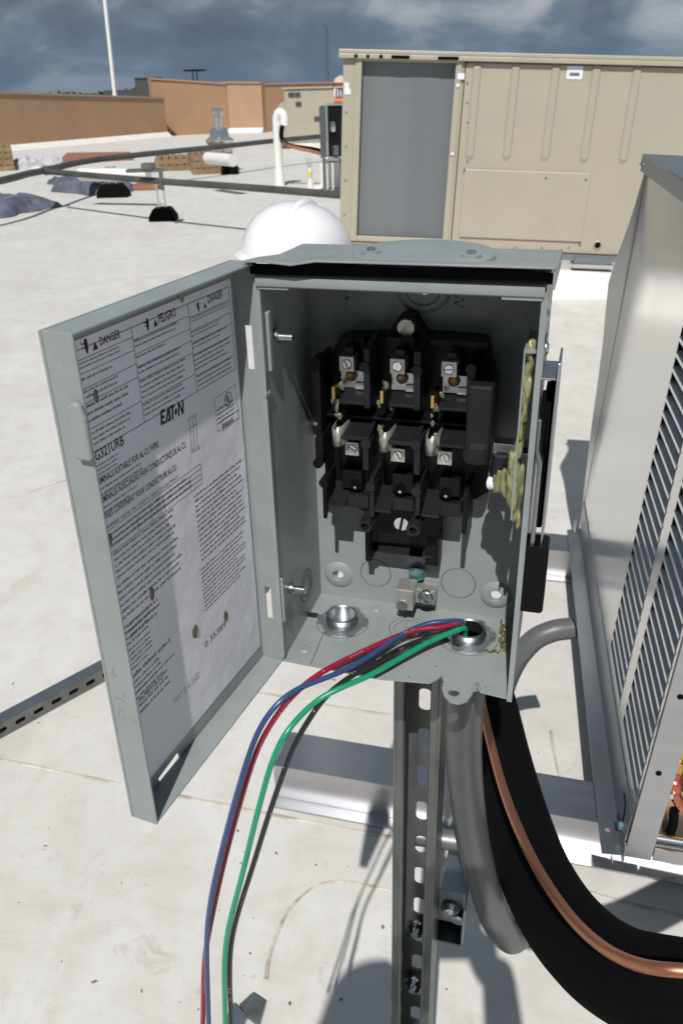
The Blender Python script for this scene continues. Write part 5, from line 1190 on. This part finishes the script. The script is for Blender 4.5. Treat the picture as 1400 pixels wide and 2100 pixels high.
# ---- conduits
BXW = lambda x, y, z: BM @ Vector((x, y, z))
c0 = BXW(hubR[0], hubR[1], -BH - .020)
cp_ = [c0, c0 + Vector((0, 0, -.03)), AD(950, 1540, .72), AD(963, 1680, .79), AD(985, 1790, .84), AD(1015, 1885, .885), AD(1047, 1925, .93), AD(1066, 1900, .99), AD(1066, 1835, 1.04), AD(1052, 1760, 1.07), AD(1036, 1700, 1.10)]
CG = thing('grey_conduit', 'grey flexible conduit hanging from the switch box in a loop', 'conduit', Matrix.Translation(c0))
mb = MB(); mb.tube([p - c0 for p in spline(cp_, 12)], .0158, 24); obj('jacket', mb, M_FLEX, CG, smooth=60)
mb = MB(); mb.lathe([(.0182, .018), (.0182, -.004), (.0195, -.006), (.0195, -.018), (.0165, -.022)], (0, 0, .001), seg=20); obj('connector', mb, M_ZINC, CG, smooth=30)
# a second, thicker whip with a cut end behind the box
wp = [AD(1172, 1288, 1.56), AD(1130, 1295, 1.56), AD(1090, 1316, 1.57), AD(1052, 1365, 1.60), AD(1026, 1440, 1.66), AD(1015, 1530, 1.74), AD(1012, 1600, 1.80)]
WP = thing('cut_conduit', 'arched grey conduit with an open cut end behind the switch box', 'conduit', Matrix.Translation(wp[0]))
P = spline(wp, 10); end = P[-1].copy(); end.z = .0; P += spline([P[-1], (P[-1] + end) / 2 + Vector((0, .01, 0)), end], 4)[1:]
mb = MB(); mb.tube([p - wp[0] for p in P], .0205, 24); obj('jacket', mb, M_FLEX, WP, smooth=60)
t_ = (wp[0] - wp[1]).normalized(); mb = MB(); mb.cyl(t_ * .0002, t_ * .003, .0200, seg=24); obj('cut_end', mb, M_RUBBER, WP)
# ---- four wires
def wire(name, rim, over, pts, r, material, label, ink):
    hx_, hy_ = hubR; dx, dy = rim
    P = [BXW(hx_ + dx * .5, hy_ + dy * .5 + .002, -BH - .022), BXW(hx_ + dx * .7, hy_ + dy * .7 + .001, -BH + .004), BXW(hx_ + dx, hy_ + dy, -BH + .0132)]
    P += [gp(px, py, BO + bb * y, bb) for px, py, y in over]
    P = spline(P + [AD(*p) for p in pts], 10)
    for _ in range(14): P = P[:22] + [(P[i - 1] + P[i] * 2 + P[i + 1]) / 4 for i in range(22, len(P) - 1)] + P[-1:]
    for i, p in enumerate(P):
        v = BMI @ p; fy = bo[1][1] + (bo[0][1] - bo[1][1]) * max(0, min(1, (bo[1][0] - v.x) / (bo[1][0] - bo[0][0])))
        k = max(0, min(1, (v.y - (fy - .007)) / .006)) if i > 25 else 0
        lim = -BH + r * 1.15
        if v.z < lim and k > 0 and v.y > fy: P[i] = BM @ Vector((v.x, v.y, v.z + (lim - v.z) * k))
    mb = MB(); mb.tube(P, r, 14)
    o = obj(name, mb, material, label=label, cat='wire', group='insulated conductors hanging out of the switch box', smooth=60)
    pr = MB(); rg = random.Random(len(label)); i = 34; side = rg.uniform(-.5, .5)
    while i < len(P) - 3:
        if rg.random() < .40: i += rg.randint(3, 10); side = rg.uniform(-.9, .9); continue
        t = (P[i + 1] - P[i]); L = t.length; t.normalize(); v = (CAM - P[i]).normalized(); v = (v - t * v.dot(t)).normalized(); w = t.cross(v)
        ang = side * .9; n_ = v * cos(ang) + w * sin(ang); h_ = n_.cross(t)
        nn = max(1, int(L / .0021))
        for k in range(nn):
            c = P[i] + t * L * (k + .5) / nn + n_ * r * 1.012; a = L / nn * rg.uniform(.2, .36); b_ = r * rg.uniform(.16, .30); sk = rg.uniform(-.4, .4) * a
            if rg.random() < .8: pr.add([c - t * a - h_ * b_, c + t * a * .2 - h_ * b_, c + t * (a + sk) + h_ * b_, c - t * (a * .2 - sk) + h_ * b_], [(0, 1, 2, 3)])
        i += 1
    q = obj('wire_print', pr, ink, o, recalc=False, kind='stuff')
    return o
R_ = .00205
wire('insulated_wire', (-.0065, .0015), [(908, 1275, .055), (870, 1281, .050), (820, 1303, .036), (760, 1345, .010), (690, 1382, -.013), (620, 1408, -.031)], [(570, 1442, .577), (528, 1502, .577), (494, 1600, .581), (461, 1720, .592), (435, 1830, .608), (424, 1920, .626), (425, 2010, .645), (428, 2110, .670), (430, 2250, .72)], R_, M_BLUE, 'blue wire, uppermost at the hub and left of the green one', M_INK)
wire('insulated_wire', (-.0075, -.0035), [(900, 1287, .050), (860, 1290, .045), (810, 1306, .034), (750, 1333, .0165), (690, 1362, -.004), (640, 1392, -.021)], [(590, 1437, .583), (545, 1502, .586), (516, 1568, .590), (480, 1690, .600), (452, 1800, .616), (431, 1900, .634), (419, 1970, .648), (417, 2060, .666), (414, 2150, .69), (412, 2260, .73)], R_, M_RED, 'red wire running beneath and beside the blue one', M_INK3)
wire('insulated_wire', (-.0060, -.0060), [(905, 1299, .045), (870, 1311, .038), (825, 1328, .026), (770, 1358, .004), (715, 1390, -.016), (668, 1428, -.033)], [(634, 1475, .580), (602, 1530, .580), (580, 1588, .583), (548, 1680, .592), (520, 1772, .604), (488, 1872, .620), (473, 1942, .634), (471, 2020, .650), (475, 2100, .670), (479, 2250, .72)], R_, M_BLKW, 'black wire crossing under the green one', M_INK3)
wire('insulated_wire', (-.0030, -.0075), [(926, 1297, .045), (880, 1316, .033), (820, 1350, .012), (760, 1384, -.011), (700, 1410, -.028), (645, 1440, -.040)], [(588, 1500, .564), (558, 1562, .566), (540, 1622, .570), (519, 1702, .580), (495, 1802, .595), (469, 1900, .614), (460, 1980, .632), (462, 2090, .660), (466, 2250, .71)], R_, M_GREEN, 'green wire, lowest over the bottom plate', M_GRNINK)

# ---- long strut lying at left, metal scrap, wood scrap
p0, p1 = gz(-260, 1605, .041), gz(212, 1352, .041)
p0b, p1b = gz(0, 1487, .041), gz(214, 1372, .041)
t = (p1b - p0b).normalized(); st0 = p0b - t * .5; L = (p1b - p0b).length + 1.1
LS = thing('strut_channel', 'long slotted galvanised strut lying on the roof at left', 'strut', frame(Vector((st0.x, st0.y, .0015)), t, Vector((-t.y, t.x, 0)), Vector((0, 0, 1))))
sl_ = []; x = .03
while x < L - .05:
    sl_.append(rrect(x, x + .028, .014, .027, .005, 4)); x += .0508
mb = MB(); mb.prism([(0, .0), (L, .0), (L, .041), (0, .041)], 0, .0025, 'y', holes=sl_); obj('slotted_side', mb, M_GALV, LS)
mb = MB(); mb.box(0, L, .0027, .041, .0385, .041); obj('top_side', mb, M_GALVD, LS)
mb = MB(); mb.box(0, L, .0385, .041, 0, .0383); obj('back_side', mb, M_GALV, LS)
p = gz(500, 2090); sc = thing('metal_scrap', 'bent grey metal offcut at the bottom edge behind the wires', 'scrap', Matrix.Translation(p))
q = [gz(*k) - p for k in ((455, 2110), (480, 2062), (508, 2088), (495, 2130))]
mb = MB(); mb.hexa([v + Vector((0, 0, .002)) for v in q], [v + Vector((0, 0, .008)) for v in q]); obj('flat_leaf', mb, M_ZINC, sc)
q = [gz(*k) - p for k in ((492, 2068), (518, 2044), (545, 2062), (532, 2110), (508, 2090))]
mb = MB(); mb.prism([(v.x, v.y) for v in q], .0025, .012, 'z'); obj('rusty_leaf', mb, M_GALV, sc)
c = gz(1040, 1525); mb = MB(); mb.lathe([(.016, 0), (.016, .012), (.010, .016), (0, .016)], (c.x, c.y, .0015), seg=6); obj('dropped_nut', mb, M_TEAL, label='small teal hex nut dropped on the roof beside black line', cat='nut')

# ================================================================== THE PHOTOGRAPHER: stands behind the camera; the shadow of head and phone falls at the bottom of the picture
def skin_mesh(verts, edges, radii, root, level=2):
    me = bpy.data.meshes.new('figure'); me.from_pydata([tuple(v) for v in verts], edges, []); o = bpy.data.objects.new('figure', me); COL.objects.link(o)
    sk = o.modifiers.new('skin', 'SKIN'); sk.use_smooth_shade = True
    for i, r in enumerate(radii): me.skin_vertices[0].data[i].radius = (r, r) if not isinstance(r, tuple) else r; me.skin_vertices[0].data[i].use_root = (i == root)
    su = o.modifiers.new('sub', 'SUBSURF'); su.levels = su.render_levels = level
    dg = bpy.context.evaluated_depsgraph_get(); m2 = bpy.data.meshes.new_from_object(o.evaluated_get(dg)); bpy.data.objects.remove(o); bpy.data.meshes.remove(me)
    m2.shade_smooth(); return m2
M_CLOTH = mat('navy_work_shirt', (0.030, 0.036, 0.055), 0.85, var=0.2, vscale=12)
M_JEAN = mat('dark_work_trousers', (0.035, 0.036, 0.040), 0.9, var=0.2, vscale=12)
M_SKIN = mat('skin', (0.50, 0.30, 0.21), 0.5, sss=0.2)
M_HAIR = mat('brown_hair', (0.035, 0.022, 0.015), 0.6)
PX, PY = -0.20, -0.53
PO = Vector((PX, PY, 0))
person = thing('person', 'person in dark work clothes standing behind the camera holding up a phone', 'person', Matrix.Translation(PO))
V = [(0, 0, .95), (0, -.01, 1.10), (0, .0, 1.28), (0, .01, 1.42), (0, .02, 1.50), (0, .045, 1.58), (0, .055, 1.66), (0, .05, 1.72),
     (-.19, .01, 1.42), (-.25, .14, 1.20), (.095, .46, 1.335), (.19, .01, 1.42), (.27, .16, 1.20), (.285, .47, 1.335),
     (-.10, .0, .90), (-.12, .03, .50), (-.13, -.01, .09), (-.13, .11, .045), (.10, .0, .90), (.12, .04, .50), (.13, .01, .09), (.13, .13, .045)]
E_ = [(0, 1), (1, 2), (2, 3), (3, 4), (4, 5), (5, 6), (6, 7), (3, 8), (8, 9), (9, 10), (3, 11), (11, 12), (12, 13), (0, 14), (14, 15), (15, 16), (16, 17), (0, 18), (18, 19), (19, 20), (20, 21)]
Rr = [(.09, .07), (.12, .09), (.15, .10), (.13, .09), (.058, .058), (.078, .09), (.085, .098), (.062, .075), .062, .047, .030, .062, .047, .030, .055, .050, .045, .042, .055, .050, .045, .042]
obj('body', skin_mesh(V, E_, Rr, 0), M_SKIN, person)
V = [(0, 0, .86), (0, -.01, 1.08), (0, .0, 1.28), (0, .01, 1.43), (-.19, .01, 1.42), (-.25, .14, 1.20), (-.02, .36, 1.29), (.19, .01, 1.42), (.27, .16, 1.20), (.282, .38, 1.285)]
obj('shirt', skin_mesh(V, [(0, 1), (1, 2), (2, 3), (3, 4), (4, 5), (5, 6), (3, 7), (7, 8), (8, 9)], [(.182, .145), (.165, .128), (.178, .128), (.13, .10), .078, .062, .048, .078, .062, .048], 0), M_CLOTH, person)
V = [(0, 0, 1.02), (-.085, .0, .84), (-.12, .03, .50), (-.13, -.01, .08), (.085, .0, .84), (.12, .04, .50), (.13, .01, .08), (0, 0, .92)]
obj('trousers', skin_mesh(V, [(0, 7), (7, 1), (1, 2), (2, 3), (7, 4), (4, 5), (5, 6)], [(.15, .12), .10, .078, .066, .10, .078, .066, (.14, .12)], 0), M_JEAN, person)
for sx in (-.13, .13):
    mb = MB(); mb.lathe([(.0, .0), (.9, .0), (1.0, .25), (.95, .55), (.6, 1.0), (0, 1.1)], (0, 0, 0), seg=20); mb.v = [(sx + x * .052, .06 + (.0 if sx < 0 else .02) + y * .15, .003 + z * .075) for x, y, z in mb.v]; obj('boot', mb, M_BROWNC, person, smooth=60)
mb = MB(); mb.lathe([(.098, -.01), (.104, .03), (.098, .07), (.075, .105), (.04, .122), (0, .127)], (0, .04, 1.665), seg=24, sx=.92, sy=1.12); obj('hair', mb, M_HAIR, person, smooth=60)
face = MB(); face.lathe([(.0, .0), (.011, .004), (.009, .018), (.004, .036), (0, .038)], (0, .145, 1.640), (0, .18, 1), 10); nose = obj('nose', face, M_SKIN, person, smooth=60)
for sx in (-.032, .032):
    mb = MB(); mb.lathe([(0, -.011), (.009, -.006), (.011, 0), (.009, .006), (0, .011)], (sx, .136, 1.672), (0, 1, 0), 12); obj('eye', mb, M_STICK, person, smooth=60)
    mb = MB(); mb.lathe([(0, -.03), (.012, -.02), (.017, 0), (.012, .02), (0, .028)], (sx * 2.75, .05, 1.655), (0, 0, 1), 10); obj('ear', mb, M_SKIN, person, smooth=60)
mb = MB(); mb.tube(spline([(-.024, .134, 1.602), (0, .142, 1.600), (.024, .134, 1.602)], 4), .0045, 8); obj('mouth', mb, M_PINK, person, smooth=60)
PHC = CAM - FW * .010 - UP * .055
phone = thing('phone', 'slim dark phone held upright by the photographer, lens at its top', 'phone', frame(PHC, RT, UP, -FW))
mb = MB(); mb.prism(rrect(-.037, .037, -.077, .077, .009, 5), -.004, .004, 'z'); obj('case', mb, M_DARK, phone, bevel=.0012)
mb = MB(); mb.prism(rrect(-.034, .034, -.073, .073, .007, 5), .0042, .0048, 'z'); obj('screen', mb, M_LED, phone)
for sgn in (-1, 1):                                               # hands: palm and five fingers closing on the phone's edges
    W_ = PHC + RT * sgn * .068 - UP * .105 - FW * .035 - PO; E0 = Vector((.095 if sgn < 0 else .285, .46, 1.335))
    hv = [E0, W_, PHC + RT * sgn * .058 - UP * .055 - FW * .020 - PO, PHC + RT * sgn * .052 - UP * .020 - FW * .016 - PO]
    obj('palm', skin_mesh(hv, [(0, 1), (1, 2), (2, 3)], [.030, .026, (.020, .036), (.014, .034)], 0), M_SKIN, person)
    for k, (ln, du) in enumerate(((.9, -.052), (1.0, -.034), (1.05, -.016), (.95, .002))):
        a_ = PHC + RT * sgn * .056 + UP * (du - .004) - FW * .018 - PO; b2 = PHC + RT * sgn * .050 + UP * du - FW * .002 - PO; c2 = PHC + RT * sgn * (.048 - .012 * ln) + UP * (du + .002) + FW * .0068 - PO; d2 = PHC + RT * sgn * (.048 - .026 * ln) + UP * (du + .003) + FW * .0078 - PO
        mb = MB(); mb.tube(spline([a_, b2, c2, d2], 4), [.0085] * 5 + [.0078] * 5 + [.0066] * 3, 10); obj('finger', mb, M_SKIN, person, smooth=60)
    mb = MB(); mb.tube(spline([PHC + RT * sgn * .062 - UP * .075 - FW * .026 - PO, PHC + RT * sgn * .048 - UP * .052 - FW * .024 - PO, PHC + RT * sgn * .028 - UP * .034 - FW * .016 - PO], 4), [.0115] * 4 + [.0095] * 4 + [.008], 10); obj('thumb', mb, M_SKIN, person, smooth=60)
